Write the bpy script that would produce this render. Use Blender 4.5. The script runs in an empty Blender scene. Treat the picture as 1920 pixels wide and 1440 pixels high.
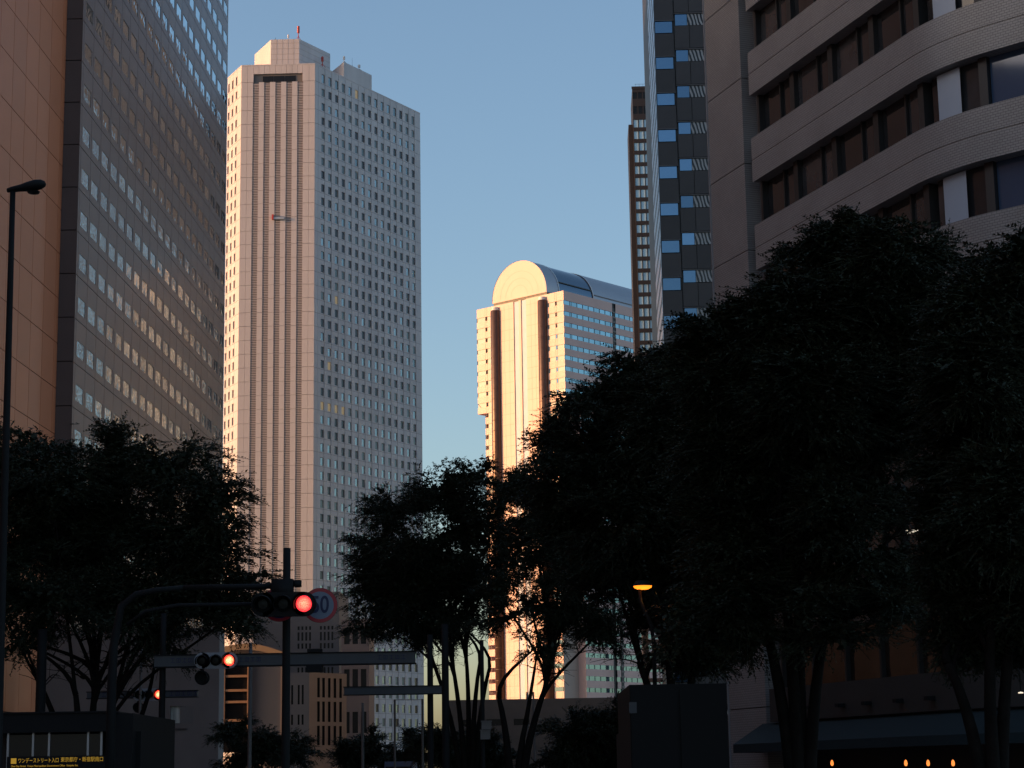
import bpy, math, random
import numpy as np
from mathutils import Matrix, Vector

# ------------------------------------------------------------------ camera, sky, sun
SC = bpy.context.scene
FPX = 3734.1                                   # focal length in pixels of a 1920 px wide picture
PITCH, ROLL = math.radians(11.178), math.radians(-0.902)
CAM = np.array([0.0, 0.0, 1.7])
_F = np.array([0, math.cos(PITCH), math.sin(PITCH)])
_R0 = np.array([1.0, 0, 0]); _U0 = np.array([0, -math.sin(PITCH), math.cos(PITCH)])
_R = _R0 * math.cos(ROLL) + _U0 * math.sin(ROLL)
_U = -_R0 * math.sin(ROLL) + _U0 * math.cos(ROLL)
cd = bpy.data.cameras.new('camera'); cam = bpy.data.objects.new('camera', cd)
SC.collection.objects.link(cam); SC.camera = cam
cd.sensor_width = 36.0; cd.lens = FPX * 36 / 1920; cd.clip_start = 0.5; cd.clip_end = 20000
m = Matrix.Identity(4)
for i in range(3):
    m[i][0] = _R[i]; m[i][1] = _U[i]; m[i][2] = -_F[i]; m[i][3] = CAM[i]
cam.matrix_world = m

SUN_AZ, SUN_EL = math.radians(-99.5), math.radians(8.0)    # azimuth clockwise from +Y
w = bpy.data.worlds.new('World'); SC.world = w; w.use_nodes = True
wn = w.node_tree.nodes; wl = w.node_tree.links
bg = wn['Background']
sky = wn.new('ShaderNodeTexSky'); sky.sky_type = 'NISHITA'; sky.sun_disc = False
sky.sun_elevation = SUN_EL; sky.sun_rotation = SUN_AZ
sky.air_density = 1.0; sky.dust_density = 2.0; sky.ozone_density = 3.0; sky.altitude = 0
tint = wn.new('ShaderNodeVectorMath'); tint.operation = 'MULTIPLY'; tint.inputs[1].default_value = (1.10, 0.92, 0.805)
wl.new(sky.outputs[0], tint.inputs[0]); wl.new(tint.outputs[0], bg.inputs[0]); bg.inputs[1].default_value = 0.15
sd = bpy.data.lights.new('sun', 'SUN'); sun = bpy.data.objects.new('sun', sd); SC.collection.objects.link(sun)
sd.energy = 2.5; sd.angle = math.radians(0.5); sd.color = (1.0, 0.46, 0.175)
to_sun = Vector((math.sin(SUN_AZ) * math.cos(SUN_EL), math.cos(SUN_AZ) * math.cos(SUN_EL), math.sin(SUN_EL)))
sun.rotation_euler = to_sun.to_track_quat('Z', 'Y').to_euler()
SC.view_settings.view_transform = 'Standard'; SC.view_settings.look = 'None'
SC.view_settings.exposure = 1.26; SC.view_settings.gamma = 1.0
SC.view_settings.use_curve_mapping = False
SC.cycles.max_bounces = 6; SC.cycles.diffuse_bounces = 3; SC.cycles.glossy_bounces = 3
SC.cycles.use_denoising = True

random.seed(7); RNG = np.random.default_rng(11)

# ------------------------------------------------------------------ helpers
def ray(x, y): return _F + _R * (x - 960) / FPX + _U * (720 - y) / FPX
def at(x, y, Y):
    d = ray(x, y); return CAM + d * (Y / d[1])
class Face:
    """vertical plane: origin, azimuth of its horizontal direction u; n points into the building"""
    def __init__(s, o, az):
        s.o = np.array(o[:2], float); s.az = az; a = math.radians(az)
        s.u = np.array([math.sin(a), math.cos(a)]); s.n = np.array([-s.u[1], s.u[0]]); s.rot = math.pi / 2 - a
    def hit(s, x, y):
        d = ray(x, y); t = ((s.o - CAM[:2]) @ s.n) / (d[:2] @ s.n); P = CAM + d * t
        return (P[:2] - s.o) @ s.u, P[2]
    def pt(s, t, z=0.0, dep=0.0):
        q = s.o + s.u * t + s.n * dep; return (q[0], q[1], z)

COL = SC.collection
def tag(o, label=None, cat=None, group=None, kind=None):
    if label: o['label'] = label
    if cat: o['category'] = cat
    if group: o['group'] = group
    if kind: o['kind'] = kind
    return o
def empty(name, loc, rz=0.0):
    o = bpy.data.objects.new(name, None); COL.objects.link(o); o.location = loc; o.rotation_euler = (0, 0, rz); return o
def link(name, me, parent=None, loc=(0, 0, 0), rot=(0, 0, 0)):
    o = bpy.data.objects.new(name, me); COL.objects.link(o); o.parent = parent; o.location = loc; o.rotation_euler = rot; return o
def tomesh(cu):
    t = bpy.data.objects.new('tmp', cu); me = bpy.data.meshes.new_from_object(t); bpy.data.objects.remove(t); me.name = cu.name; return me
class MB:
    def __init__(s): s.v = []; s.f = []; s.mi = []
    def poly(s, pts, m=0):
        b = len(s.v); s.v += [tuple(p) for p in pts]; s.f.append(tuple(range(b, b + len(pts)))); s.mi.append(m)
    def box(s, x0, x1, y0, y1, z0, z1, m=0, T=None):
        c = [(x0, y0, z0), (x1, y0, z0), (x1, y1, z0), (x0, y1, z0), (x0, y0, z1), (x1, y0, z1), (x1, y1, z1), (x0, y1, z1)]
        if T: c = [T(*p) for p in c]
        b = len(s.v); s.v += c
        for q in ((0, 3, 2, 1), (4, 5, 6, 7), (0, 1, 5, 4), (1, 2, 6, 5), (2, 3, 7, 6), (3, 0, 4, 7)):
            s.f.append(tuple(b + i for i in q)); s.mi.append(m)
    def tube(s, pts, rad, n=8, m=0, cap=True):
        pts = [Vector(p) for p in pts]; b = len(s.v); k = len(pts)
        for i, p in enumerate(pts):
            t = (pts[min(i + 1, k - 1)] - pts[max(i - 1, 0)]).normalized()
            a = t.cross(Vector((0.31, 0.95, 0.1)));
            if a.length < 0.2: a = t.cross(Vector((1, 0, 0)))
            a.normalize(); c = t.cross(a); r = rad[i] if hasattr(rad, '__len__') else rad
            for j in range(n):
                q = 2 * math.pi * j / n; s.v.append(tuple(p + a * (math.cos(q) * r) + c * (math.sin(q) * r)))
        for i in range(k - 1):
            for j in range(n):
                s.f.append((b + i * n + j, b + i * n + (j + 1) % n, b + (i + 1) * n + (j + 1) % n, b + (i + 1) * n + j)); s.mi.append(m)
        if cap:
            s.f.append(tuple(b + j for j in range(n))[::-1]); s.mi.append(m)
            s.f.append(tuple(b + (k - 1) * n + j for j in range(n))); s.mi.append(m)
    def lathe(s, prof, c, n=20, m=0, axis='z'):
        b = len(s.v); k = len(prof)
        for r, h in prof:
            for j in range(n):
                q = 2 * math.pi * j / n
                if axis == 'z': s.v.append((c[0] + r * math.cos(q), c[1] + r * math.sin(q), c[2] + h))
                else: s.v.append((c[0] + r * math.cos(q), c[1] + h, c[2] + r * math.sin(q)))
        for i in range(k - 1):
            for j in range(n):
                s.f.append((b + i * n + j, b + i * n + (j + 1) % n, b + (i + 1) * n + (j + 1) % n, b + (i + 1) * n + j)); s.mi.append(m)
    def mesh(s, name, mats):
        me = bpy.data.meshes.new(name); me.from_pydata(s.v, [], s.f)
        for x in (mats if isinstance(mats, (list, tuple)) else [mats]): me.materials.append(x)
        me.polygons.foreach_set('material_index', s.mi); me.update(); return me
    def build(s, name, mats, parent=None, loc=(0, 0, 0), rot=(0, 0, 0)):
        return link(name, s.mesh(name, mats), parent, loc, rot)
def smooth(o): 
    o.data.polygons.foreach_set('use_smooth', [True] * len(o.data.polygons)); return o

def relief(mb, xs, zs, cell, T):
    """cell(i,j)->(depth,mat) or None (a hole 0.3 deep); emits faces at their depth and the steps between"""
    nx, nz = len(xs) - 1, len(zs) - 1
    D = [[cell(i, j) for j in range(nz)] for i in range(nx)]
    for i in range(nx):
        j = 0
        while j < nz:
            c = D[i][j]
            if c is None: j += 1; continue
            k = j
            while k + 1 < nz and D[i][k + 1] == c: k += 1
            d = c[0]; mb.poly([T(xs[i], d, zs[j]), T(xs[i + 1], d, zs[j]), T(xs[i + 1], d, zs[k + 1]), T(xs[i], d, zs[k + 1])], c[1]); j = k + 1
    g = lambda c: 0.3 if c is None else c[0]
    for i in range(nx):
        for j in range(nz):
            a = D[i][j]
            if i + 1 < nx and g(D[i + 1][j]) != g(a):
                b = D[i + 1][j]; m_ = (a or b)[1]
                mb.poly([T(xs[i + 1], g(a), zs[j]), T(xs[i + 1], g(b), zs[j]), T(xs[i + 1], g(b), zs[j + 1]), T(xs[i + 1], g(a), zs[j + 1])], m_)
            if j + 1 < nz and g(D[i][j + 1]) != g(a):
                b = D[i][j + 1]; m_ = (a or b)[1]
                mb.poly([T(xs[i], g(a), zs[j + 1]), T(xs[i + 1], g(a), zs[j + 1]), T(xs[i + 1], g(b), zs[j + 1]), T(xs[i], g(b), zs[j + 1])], m_)

def TF(face, base=(0, 0, 0)):
    def T(s, d, z):
        p = face.pt(s, z, d); return (p[0] - base[0], p[1] - base[1], z - base[2])
    return T
def prism(mb, pts, z0, z1, m=0, top=True, skip=()):
    n = len(pts)
    for i in range(n):
        if i in skip: continue
        a, b = pts[i], pts[(i + 1) % n]
        mb.poly([(a[0], a[1], z0), (b[0], b[1], z0), (b[0], b[1], z1), (a[0], a[1], z1)], m)
    if top: mb.poly([(p[0], p[1], z1) for p in pts], m)

# ------------------------------------------------------------------ materials
def mat(name, col, rough=0.6, metal=0.0, spec=0.5, var=0.0, noise=0.0, nscale=0.3, bump=0.0, bscale=3.0, emit=None, estr=0.0, coat=0.0, crough=0.1, coatior=1.5, stretch=None):
    m_ = bpy.data.materials.new(name); m_.use_nodes = True; nt = m_.node_tree; N = nt.nodes; L = nt.links; b = N['Principled BSDF']
    b.inputs['Base Color'].default_value = (*col, 1); b.inputs['Roughness'].default_value = rough
    b.inputs['Metallic'].default_value = metal; b.inputs['Specular IOR Level'].default_value = spec
    if coat: b.inputs['Coat Weight'].default_value = coat; b.inputs['Coat Roughness'].default_value = crough; b.inputs['Coat IOR'].default_value = coatior
    if emit: b.inputs['Emission Color'].default_value = (*emit, 1); b.inputs['Emission Strength'].default_value = estr
    tc = N.new('ShaderNodeTexCoord'); src = tc.outputs['Object']
    if stretch:
        mp = N.new('ShaderNodeMapping'); mp.inputs['Scale'].default_value = stretch; L.new(src, mp.inputs[0]); src = mp.outputs[0]
    fac = None
    if noise:
        nz = N.new('ShaderNodeTexNoise'); nz.inputs['Scale'].default_value = nscale; nz.inputs['Detail'].default_value = 5; L.new(src, nz.inputs[0])
        mr = N.new('ShaderNodeMapRange'); mr.inputs[1].default_value = 0.3; mr.inputs[2].default_value = 0.7
        mr.inputs[3].default_value = 1 - noise; mr.inputs[4].default_value = 1 + noise; L.new(nz.outputs[0], mr.inputs[0]); fac = mr.outputs[0]
    if var:
        oi = N.new('ShaderNodeObjectInfo'); mr2 = N.new('ShaderNodeMapRange'); mr2.inputs[3].default_value = 1 - var; mr2.inputs[4].default_value = 1 + var
        L.new(oi.outputs['Random'], mr2.inputs[0])
        if fac is None: fac = mr2.outputs[0]
        else:
            mu = N.new('ShaderNodeMath'); mu.operation = 'MULTIPLY'; L.new(fac, mu.inputs[0]); L.new(mr2.outputs[0], mu.inputs[1]); fac = mu.outputs[0]
    if fac is not None:
        vm = N.new('ShaderNodeVectorMath'); vm.operation = 'SCALE'; vm.inputs[0].default_value = col; L.new(fac, vm.inputs[3]); L.new(vm.outputs[0], b.inputs['Base Color'])
    if bump:
        nb = N.new('ShaderNodeTexNoise'); nb.inputs['Scale'].default_value = bscale; nb.inputs['Detail'].default_value = 2; L.new(src, nb.inputs[0])
        bp = N.new('ShaderNodeBump'); bp.inputs['Strength'].default_value = 1.0; bp.inputs['Distance'].default_value = bump
        L.new(nb.outputs[0], bp.inputs['Height']); L.new(bp.outputs[0], b.inputs['Normal'])
        if coat: L.new(bp.outputs[0], b.inputs['Coat Normal'])
    return m_

M = {}
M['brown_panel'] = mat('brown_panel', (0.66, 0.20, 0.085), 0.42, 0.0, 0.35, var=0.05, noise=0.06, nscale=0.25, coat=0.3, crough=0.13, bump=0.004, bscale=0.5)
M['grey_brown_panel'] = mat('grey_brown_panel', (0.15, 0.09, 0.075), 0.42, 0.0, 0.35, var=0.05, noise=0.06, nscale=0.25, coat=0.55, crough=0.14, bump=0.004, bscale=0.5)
M['dark_joint'] = mat('dark_joint', (0.03, 0.022, 0.02), 0.8)
M['hotel_glass'] = mat('hotel_glass', (0.55, 0.70, 0.76), 0.02, 0.9, var=0.2, bump=0.035, bscale=0.5)
M['pale_panel'] = mat('pale_panel', (0.49, 0.46, 0.465), 0.55, noise=0.10, nscale=0.22, stretch=(1, 1, .12))
M['pale_joint'] = mat('pale_joint', (0.20, 0.17, 0.16), 0.8)
M['louvre'] = mat('louvre', (0.40, 0.36, 0.36), 0.6)
M['louvre_back'] = mat('louvre_back', (0.13, 0.12, 0.12), 0.8)
M['tower_glass'] = mat('tower_glass', (0.19, 0.235, 0.245), 0.08, 0.7, var=0.45, bump=0.01, bscale=0.8)
M['tower_glass_dark'] = mat('tower_glass_dark', (0.02, 0.02, 0.024), 0.08, 0.0, spec=0.4)
M['lit_window'] = mat('lit_window', (0.2, 0.17, 0.1), 0.4, emit=(1.0, 0.72, 0.36), estr=0.07, noise=0.4, nscale=1.2)
M['tower_blind'] = mat('tower_blind', (0.115, 0.145, 0.15), 0.25, 0.2, var=0.2)
M['cream_panel'] = mat('cream_panel', (0.60, 0.395, 0.345), 0.5, noise=0.04, nscale=0.12)
M['cream_joint'] = mat('cream_joint', (0.38, 0.31, 0.26), 0.7)
M['band_glass'] = mat('band_glass', (0.22, 0.36, 0.42), 0.08, 0.8, var=0.15, bump=0.01, bscale=0.5)
M['stripe_glass'] = mat('stripe_glass', (0.36, 0.42, 0.52), 0.5, 0.0, noise=0.05, nscale=0.3)
M['bronze'] = mat('bronze', (0.085, 0.045, 0.03), 0.35, 0.3, noise=0.15, nscale=0.5)
M['chamfer_glass'] = mat('chamfer_glass', (0.12, 0.10, 0.10), 0.3)
M['front_band_glass'] = mat('front_band_glass', (0.15, 0.20, 0.23), 0.4, 0.0, var=0.1)
M['vault_metal'] = mat('vault_metal', (0.34, 0.35, 0.38), 0.4, 0.4, noise=0.04, nscale=0.1)
M['vault_glass'] = mat('vault_glass', (0.12, 0.17, 0.22), 0.12, 0.7)
M['tan_wall'] = mat('tan_wall', (0.018, 0.015, 0.015), 0.7)
M['canyon_glass'] = mat('canyon_glass', (0.50, 0.72, 0.80), 0.05, 0.9, noise=0.5, nscale=0.12)
M['white_trim'] = mat('white_trim', (0.6, 0.6, 0.6), 0.5)

def tile_mat(name, c1, c2, mortar, sx, sz):
    m_ = bpy.data.materials.new(name); m_.use_nodes = True; nt = m_.node_tree; N = nt.nodes; L = nt.links; b = N['Principled BSDF']
    uv = N.new('ShaderNodeUVMap'); br = N.new('ShaderNodeTexBrick')
    br.inputs['Scale'].default_value = 1.0; br.inputs['Brick Width'].default_value = sx; br.inputs['Row Height'].default_value = sz
    br.inputs['Mortar Size'].default_value = 0.012; br.inputs['Mortar Smooth'].default_value = 0.3; br.inputs['Bias'].default_value = 0.0
    br.inputs['Color1'].default_value = (*c1, 1); br.inputs['Color2'].default_value = (*c2, 1); br.inputs['Mortar'].default_value = (*mortar, 1)
    L.new(uv.outputs[0], br.inputs[0])
    nz = N.new('ShaderNodeTexNoise'); nz.inputs['Scale'].default_value = 0.5; nz.inputs['Detail'].default_value = 6; L.new(uv.outputs[0], nz.inputs[0])
    mx = N.new('ShaderNodeMixRGB'); mx.blend_type = 'MULTIPLY'; mx.inputs[0].default_value = 0.35
    L.new(br.outputs[0], mx.inputs[1]); L.new(nz.outputs[0], mx.inputs[2]); L.new(mx.outputs[0], b.inputs['Base Color'])
    inv = N.new('ShaderNodeMath'); inv.operation = 'SUBTRACT'; inv.inputs[0].default_value = 1.0; L.new(br.outputs['Fac'], inv.inputs[1])
    bp = N.new('ShaderNodeBump'); bp.inputs['Distance'].default_value = 0.01; L.new(inv.outputs[0], bp.inputs['Height']); L.new(bp.outputs[0], b.inputs['Normal'])
    b.inputs['Roughness'].default_value = 0.32; return m_
M['tile'] = tile_mat('tile', (0.345, 0.32, 0.305), (0.315, 0.29, 0.28), (0.15, 0.135, 0.13), 0.22, 0.106)
M['shaded_tile'] = tile_mat('shaded_tile', (0.045, 0.04, 0.038), (0.04, 0.035, 0.033), (0.06, 0.055, 0.05), 0.22, 0.106)  # same tile with the trees' shade put into its colour, for lower spandrels
M['soffit'] = mat('soffit', (0.03, 0.028, 0.027), 0.8)
M['slot_metal'] = mat('slot_metal', (0.13, 0.11, 0.105), 0.5)
M['office_glass'] = mat('office_glass', (0.026, 0.026, 0.028), 0.06, 0.0, spec=0.5, var=0.4, noise=0.3, nscale=0.7, bump=0.008, bscale=0.6)
M['sky_toned_panel'] = mat('sky_toned_panel', (0.34, 0.39, 0.46), 0.35, 0.0)  # pale blue-grey; on the curved wall it stands in for reflected sky
M['blue_pane'] = mat('blue_pane', (0.05, 0.08, 0.14), 0.06, 0.2, var=0.3)
M['dark_frame'] = mat('dark_frame', (0.018, 0.016, 0.016), 0.5)
M['steel_edge'] = mat('steel_edge', (0.35, 0.35, 0.37), 0.4, 0.5)
M['dark_panel'] = mat('dark_panel', (0.058, 0.045, 0.043), 0.5, var=0.12, noise=0.1, nscale=0.4)
M['ribbed_metal'] = mat('ribbed_metal', (0.42, 0.45, 0.50), 0.28, 0.7, bump=0.02, bscale=0.6)
M['blue_glass'] = mat('blue_glass', (0.16, 0.26, 0.38), 0.03, 0.9, var=0.22, bump=0.01, bscale=0.7)
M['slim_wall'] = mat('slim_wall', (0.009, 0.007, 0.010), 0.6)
M['slim_glass'] = mat('slim_glass', (0.36, 0.55, 0.68), 0.5, 0.2, var=0.1)
M['grey_wall'] = mat('grey_wall', (0.16, 0.128, 0.118), 0.8, noise=0.12, nscale=0.35)
M['pink_wall'] = mat('pink_wall', (0.20, 0.14, 0.125), 0.7, noise=0.08, nscale=0.1)
M['slit_wall'] = mat('slit_wall', (0.15, 0.13, 0.13), 0.8, noise=0.06, nscale=0.05)
M['black_glass'] = mat('black_glass', (0.010, 0.010, 0.012), 0.25, spec=0.25)
M['curtain'] = mat('curtain', (0.55, 0.55, 0.50), 0.8, noise=0.5, nscale=4.0, stretch=(1, 1, 0.1))
M['asphalt'] = mat('asphalt', (0.05, 0.05, 0.052), 0.9, noise=0.15, nscale=1.5, bump=0.004, bscale=40)
M['paving'] = mat('paving', (0.22, 0.21, 0.20), 0.85, noise=0.12, nscale=2.0)
M['road_paint'] = mat('road_paint', (0.7, 0.7, 0.68), 0.7, noise=0.2, nscale=6)
M['pole'] = mat('pole', (0.010, 0.010, 0.011), 0.7, 0.0, spec=0.15, noise=0.15, nscale=2)
M['pale_pole'] = mat('pale_pole', (0.12, 0.105, 0.10), 0.6, 0.0, noise=0.15, nscale=2)
M['beam'] = mat('beam', (0.045, 0.048, 0.055), 0.6, noise=0.12, nscale=1.5)
M['housing'] = mat('housing', (0.22, 0.23, 0.26), 0.5, noise=0.1, nscale=3)
M['housing_dark'] = mat('housing_dark', (0.008, 0.008, 0.009), 0.7, spec=0.2)
M['lens_off'] = mat('lens_off', (0.006, 0.007, 0.007), 0.4, spec=0.2)
M['sign_red'] = mat('sign_red', (0.30, 0.008, 0.02), 0.45)
M['sign_white'] = mat('sign_white', (0.13, 0.15, 0.21), 0.5)
M['sign_blue'] = mat('sign_blue', (0.002, 0.005, 0.05), 0.5)
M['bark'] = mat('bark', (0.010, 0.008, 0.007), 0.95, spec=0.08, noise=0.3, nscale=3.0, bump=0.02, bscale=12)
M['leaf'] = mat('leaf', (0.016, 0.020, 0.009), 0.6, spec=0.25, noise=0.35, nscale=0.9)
M['leaf_dark'] = mat('leaf_dark', (0.022, 0.030, 0.014), 0.7, spec=0.2, noise=0.3, nscale=0.9)
M['teal_canvas'] = mat('teal_canvas', (0.002, 0.014, 0.018), 0.8, noise=0.1, nscale=3)
M['truck_paint'] = mat('truck_paint', (0.006, 0.006, 0.007), 0.6, spec=0.15)
M['van_blue'] = mat('van_blue', (0.02, 0.06, 0.16), 0.3, coat=0.5)
M['rubber'] = mat('rubber', (0.015, 0.015, 0.015), 0.8)
M['antenna_red'] = mat('antenna_red', (0.45, 0.05, 0.04), 0.5)
M['fascia'] = mat('fascia', (0.03, 0.027, 0.024), 0.7, noise=0.1, nscale=1.0)
M['shop_glass'] = mat('shop_glass', (0.035, 0.022, 0.015), 0.12, 0.4, noise=0.5, nscale=0.8, bump=0.02, bscale=1.5)
M['frame_tan'] = mat('frame_tan', (0.26, 0.15, 0.09), 0.7)
M['roof_cream'] = mat('roof_cream', (0.24, 0.17, 0.11), 0.7)
M['bulb'] = mat('bulb', (1, 0.5, 0.2), 0.5, emit=(1.0, 0.27, 0.05), estr=0.6)
M['sodium'] = mat('sodium', (1, 0.4, 0.05), 0.5, emit=(1.0, 0.22, 0.012), estr=1.0)
M['tube_light'] = mat('tube_light', (1, 1, 1), 0.5, emit=(1.0, 0.80, 0.55), estr=0.45)
M['yellow_lamp'] = mat('yellow_lamp', (1, 0.6, 0.1), 0.5, emit=(1.0, 0.42, 0.03), estr=4.0)
M['sign_yellow'] = mat('sign_yellow', (0.8, 0.5, 0.05), 0.6, emit=(0.9, 0.45, 0.04), estr=0.12)
def lens_mat(name, base, hot, strength, cells, p0, p1):
    m_ = bpy.data.materials.new(name); m_.use_nodes = True; N = m_.node_tree.nodes; L = m_.node_tree.links; b = N['Principled BSDF']
    b.inputs['Base Color'].default_value = (0.2, 0.0, 0.0, 1)
    tc = N.new('ShaderNodeTexCoord'); vo = N.new('ShaderNodeTexVoronoi'); vo.inputs['Scale'].default_value = cells
    L.new(tc.outputs['Object'], vo.inputs[0]); ln = N.new('ShaderNodeVectorMath'); ln.operation = 'LENGTH'; L.new(tc.outputs['Object'], ln.inputs[0])
    cr = N.new('ShaderNodeValToRGB'); cr.color_ramp.elements[0].position = p0; cr.color_ramp.elements[0].color = (*hot, 1)
    cr.color_ramp.elements[1].position = p1; cr.color_ramp.elements[1].color = (*base, 1); L.new(ln.outputs['Value'], cr.inputs[0])
    mr = N.new('ShaderNodeMapRange'); mr.inputs[2].default_value = 0.8; mr.inputs[3].default_value = 1.3; mr.inputs[4].default_value = 0.35
    L.new(vo.outputs['Distance'], mr.inputs[0]); mu = N.new('ShaderNodeMath'); mu.operation = 'MULTIPLY'; mu.inputs[1].default_value = strength
    L.new(mr.outputs[0], mu.inputs[0]); L.new(cr.outputs[0], b.inputs['Emission Color']); L.new(mu.outputs[0], b.inputs['Emission Strength']); return m_
M['lens_near'] = lens_mat('lens_near', (1.0, 0.03, 0.04), (1.0, 0.30, 0.17), 1.15, 55, .03, .14)
M['lens_far'] = lens_mat('lens_far', (1.0, 0.03, 0.02), (1.0, 0.50, 0.20), 1.9, 30, .05, .13)

# ------------------------------------------------------------------ ground and street
g = MB(); g.poly([(-6000, -3000, 0), (6000, -3000, 0), (6000, 9000, 0), (-6000, 9000, 0)])
tag(g.build('ground', M['paving']), kind='structure')
g = MB(); g.poly([(-9, -60, .004), (8, -60, .004), (8, 700, .004), (-9, 700, .004)])
tag(g.build('road', M['asphalt']), kind='structure')
g = MB()
for k in range(60): g.box(-0.6, -0.45, -50 + k * 12, -44 + k * 12, .005, .012)
tag(g.build('road_marking', M['road_paint']), kind='structure')
g = MB(); g.box(-34.5, -9.0, -60, 148, 0.001, 0.14); tag(g.build('left_pavement', M['paving']), kind='structure')
g = MB(); g.box(8.0, 60, -60, 400, 0.001, 0.14); tag(g.build('right_pavement', M['paving']), kind='structure')

# ------------------------------------------------------------------ hotel tower on the left
def hotel():
    o2 = at(155.8, 36.7, 150.0); F2 = Face((o2[0], 150.0), 2.0)
    base = (o2[0], 150.0, 0.0); root = empty('hotel_tower', base)
    tag(root, 'brown panelled hotel tower at the left edge with staggered rows of small sky-blue windows', 'building')
    H = 112.0; fl = 3.486; z_off = 61.5 - fl * 17          # joint height of level k
    T = TF(F2, base); x1 = F2.pt(0)[0] - base[0]
    L2 = 63.5
    # core (dark backing set 6 cm behind the panels)
    core = MB()
    a = T(0.03, .30, 0); b = T(L2 - .03, .30, 0); c = T(L2 - .03, 24, 0); d = T(0.03, 24, 0)
    prism(core, [a, b, c, d], 0, H)
    core.build('wall', M['dark_joint'], root)
    def pane_mesh():
        mb = MB(); mb.box(0.41, 2.67, .03, .06, 0.67, 1.91); return mb.mesh('window', M['hotel_glass'])
    def panel_mesh(w, nm, hole=True):
        mb = MB(); xs = [.035, .40, 2.68, w - .035]; zs = [.03, .66, 1.92, fl - .03]
        TT = lambda s, d, z: (s, d, z)
        if hole:
            relief(mb, xs, zs, lambda i, j: None if (i == 1 and j == 1) else (0.0, 0), TT)
        else:
            mb.poly([(xs[0], 0, zs[0]), (xs[3], 0, zs[0]), (xs[3], 0, zs[3]), (xs[0], 0, zs[3])])
        X0, X1, Z0, Z1 = xs[0], xs[3], zs[0], zs[3]
        mb.poly([(X0, 0, Z0), (X0, .07, Z0), (X0, .07, Z1), (X0, 0, Z1)]); mb.poly([(X1, .07, Z0), (X1, 0, Z0), (X1, 0, Z1), (X1, .07, Z1)])
        mb.poly([(X0, .07, Z0), (X1, .07, Z0), (X1, 0, Z0), (X0, 0, Z0)]); mb.poly([(X0, 0, Z1), (X1, 0, Z1), (X1, .07, Z1), (X0, .07, Z1)])
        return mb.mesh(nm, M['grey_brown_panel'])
    # the panel opening continues as a dark reveal, so cut the pane in front of the core
    P = 3.15; s0 = 0.46
    pm, wm = panel_mesh(P, 'panel'), pane_mesh()
    e = MB(); 
    for k in range(32):
        z = z_off + k * fl
        e.box(0.0, s0 - .02, 0, .075, z + .03, z + fl - .03, 0)
    o = e.build('corner_strip', M['grey_brown_panel'], root, (0, 0, 0), (0, 0, F2.rot))
    rest = MB(); restw = MB(); rr = random.Random(3)
    jb = MB()
    for c_ in range(21): jb.box(s0 + c_ * P - .05, s0 + c_ * P + .05, .07, .29, 0, H, 0, T)
    for k in range(32): jb.box(s0, L2, .07, .29, z_off + k * fl - .05, z_off + k * fl + .05, 0, T)
    tag(jb.build('joint_backing', M['dark_joint'], root), kind='stuff')
    for k in range(0, 32):
        z = z_off + k * fl
        for c_ in range(20):
            s = s0 + c_ * P; loc = T(s, 0, z)
            tw = (math.radians(rr.uniform(-.25, .25)), 0, F2.rot + math.radians(rr.uniform(-.2, .2)))
            if 8 <= k <= 22:
                link('panel', pm, root, loc, (0, 0, F2.rot))
                if c_ < 20: link('window', wm, root, loc, tw)
            else:
                if k > 3:
                    b0 = len(rest.v)
                    TT = lambda x, d, zz, s=s, z=z: T(s + x, d, z + zz)
                    relief(rest, [.035, .40, 2.68, P - .035], [.03, .66, 1.92, fl - .03], lambda i, j: None if (i == 1 and j == 1) else (0.0, 0), TT)
                    restw.poly([TT(.39, .03, .65), TT(2.69, .03, .65), TT(2.69, .03, 1.93), TT(.39, .03, 1.93)])
                else:
                    rest.poly([T(s + .03, 0, z + .03), T(s + P - .03, 0, z + .03), T(s + P - .03, 0, z + fl - .03), T(s + .03, 0, z + fl - .03)])
    tag(rest.build('far_panels', M['grey_brown_panel'], root), kind='stuff')
    tag(restw.build('far_windows', M['hotel_glass'], root), kind='stuff')
    # dark return strip facing the street end
    rt = MB(); xw = 1.28
    for k in range(32):
        z = z_off + k * fl + .06
        rt.box(-xw, -.01, -.02, .08, z + .04, z + fl - .04)
    rt.build('return_wall', mat('return_panel', (0.10, 0.07, 0.065), 0.5, noise=0.08, nscale=0.5), root)
    # near wing, blank wall of tall panels
    F1 = Face((o2[0] - 1.29, 150.0), 2.0); T1 = TF(F1, base); z1o = 59.95 - 3.55 * 16; f1 = 3.55
    c1 = MB(); prism(c1, [T1(-49, .07, 0), T1(0, .07, 0), T1(0, 22, 0), T1(-49, 22, 0)], 0, H); prism(c1, [T1(-205, .07, 0), T1(-49.02, .07, 0), T1(-49.02, 22, 0), T1(-205, 22, 0)], 0, 50)  # low stretch is unseen, extended toward the camera to shade street and trees
    c1.build('wing_wall', M['dark_joint'], root)
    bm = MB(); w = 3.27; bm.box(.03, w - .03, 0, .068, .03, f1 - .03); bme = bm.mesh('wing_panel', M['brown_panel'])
    rest = MB()
    for k in range(31):
        z = z1o + k * f1
        for c_ in range(62):
            s = -.95 - (c_ + 1) * w
            if 7 <= k <= 18 and c_ < 7: link('wing_panel', bme, root, T1(s, 0, z), (0, 0, F1.rot))
            elif z < 48 or s > -47: rest.box(s + .03, s + w - .03, 0, .068, z + .03, z + f1 - .03, 0, T1)
        rest.box(-.93, -.02, 0, .068, z + .03, z + f1 - .03, 0, T1)
    tag(rest.build('wing_far_panels', M['brown_panel'], root), kind='stuff')
    return F2
F2 = hotel()

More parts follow.
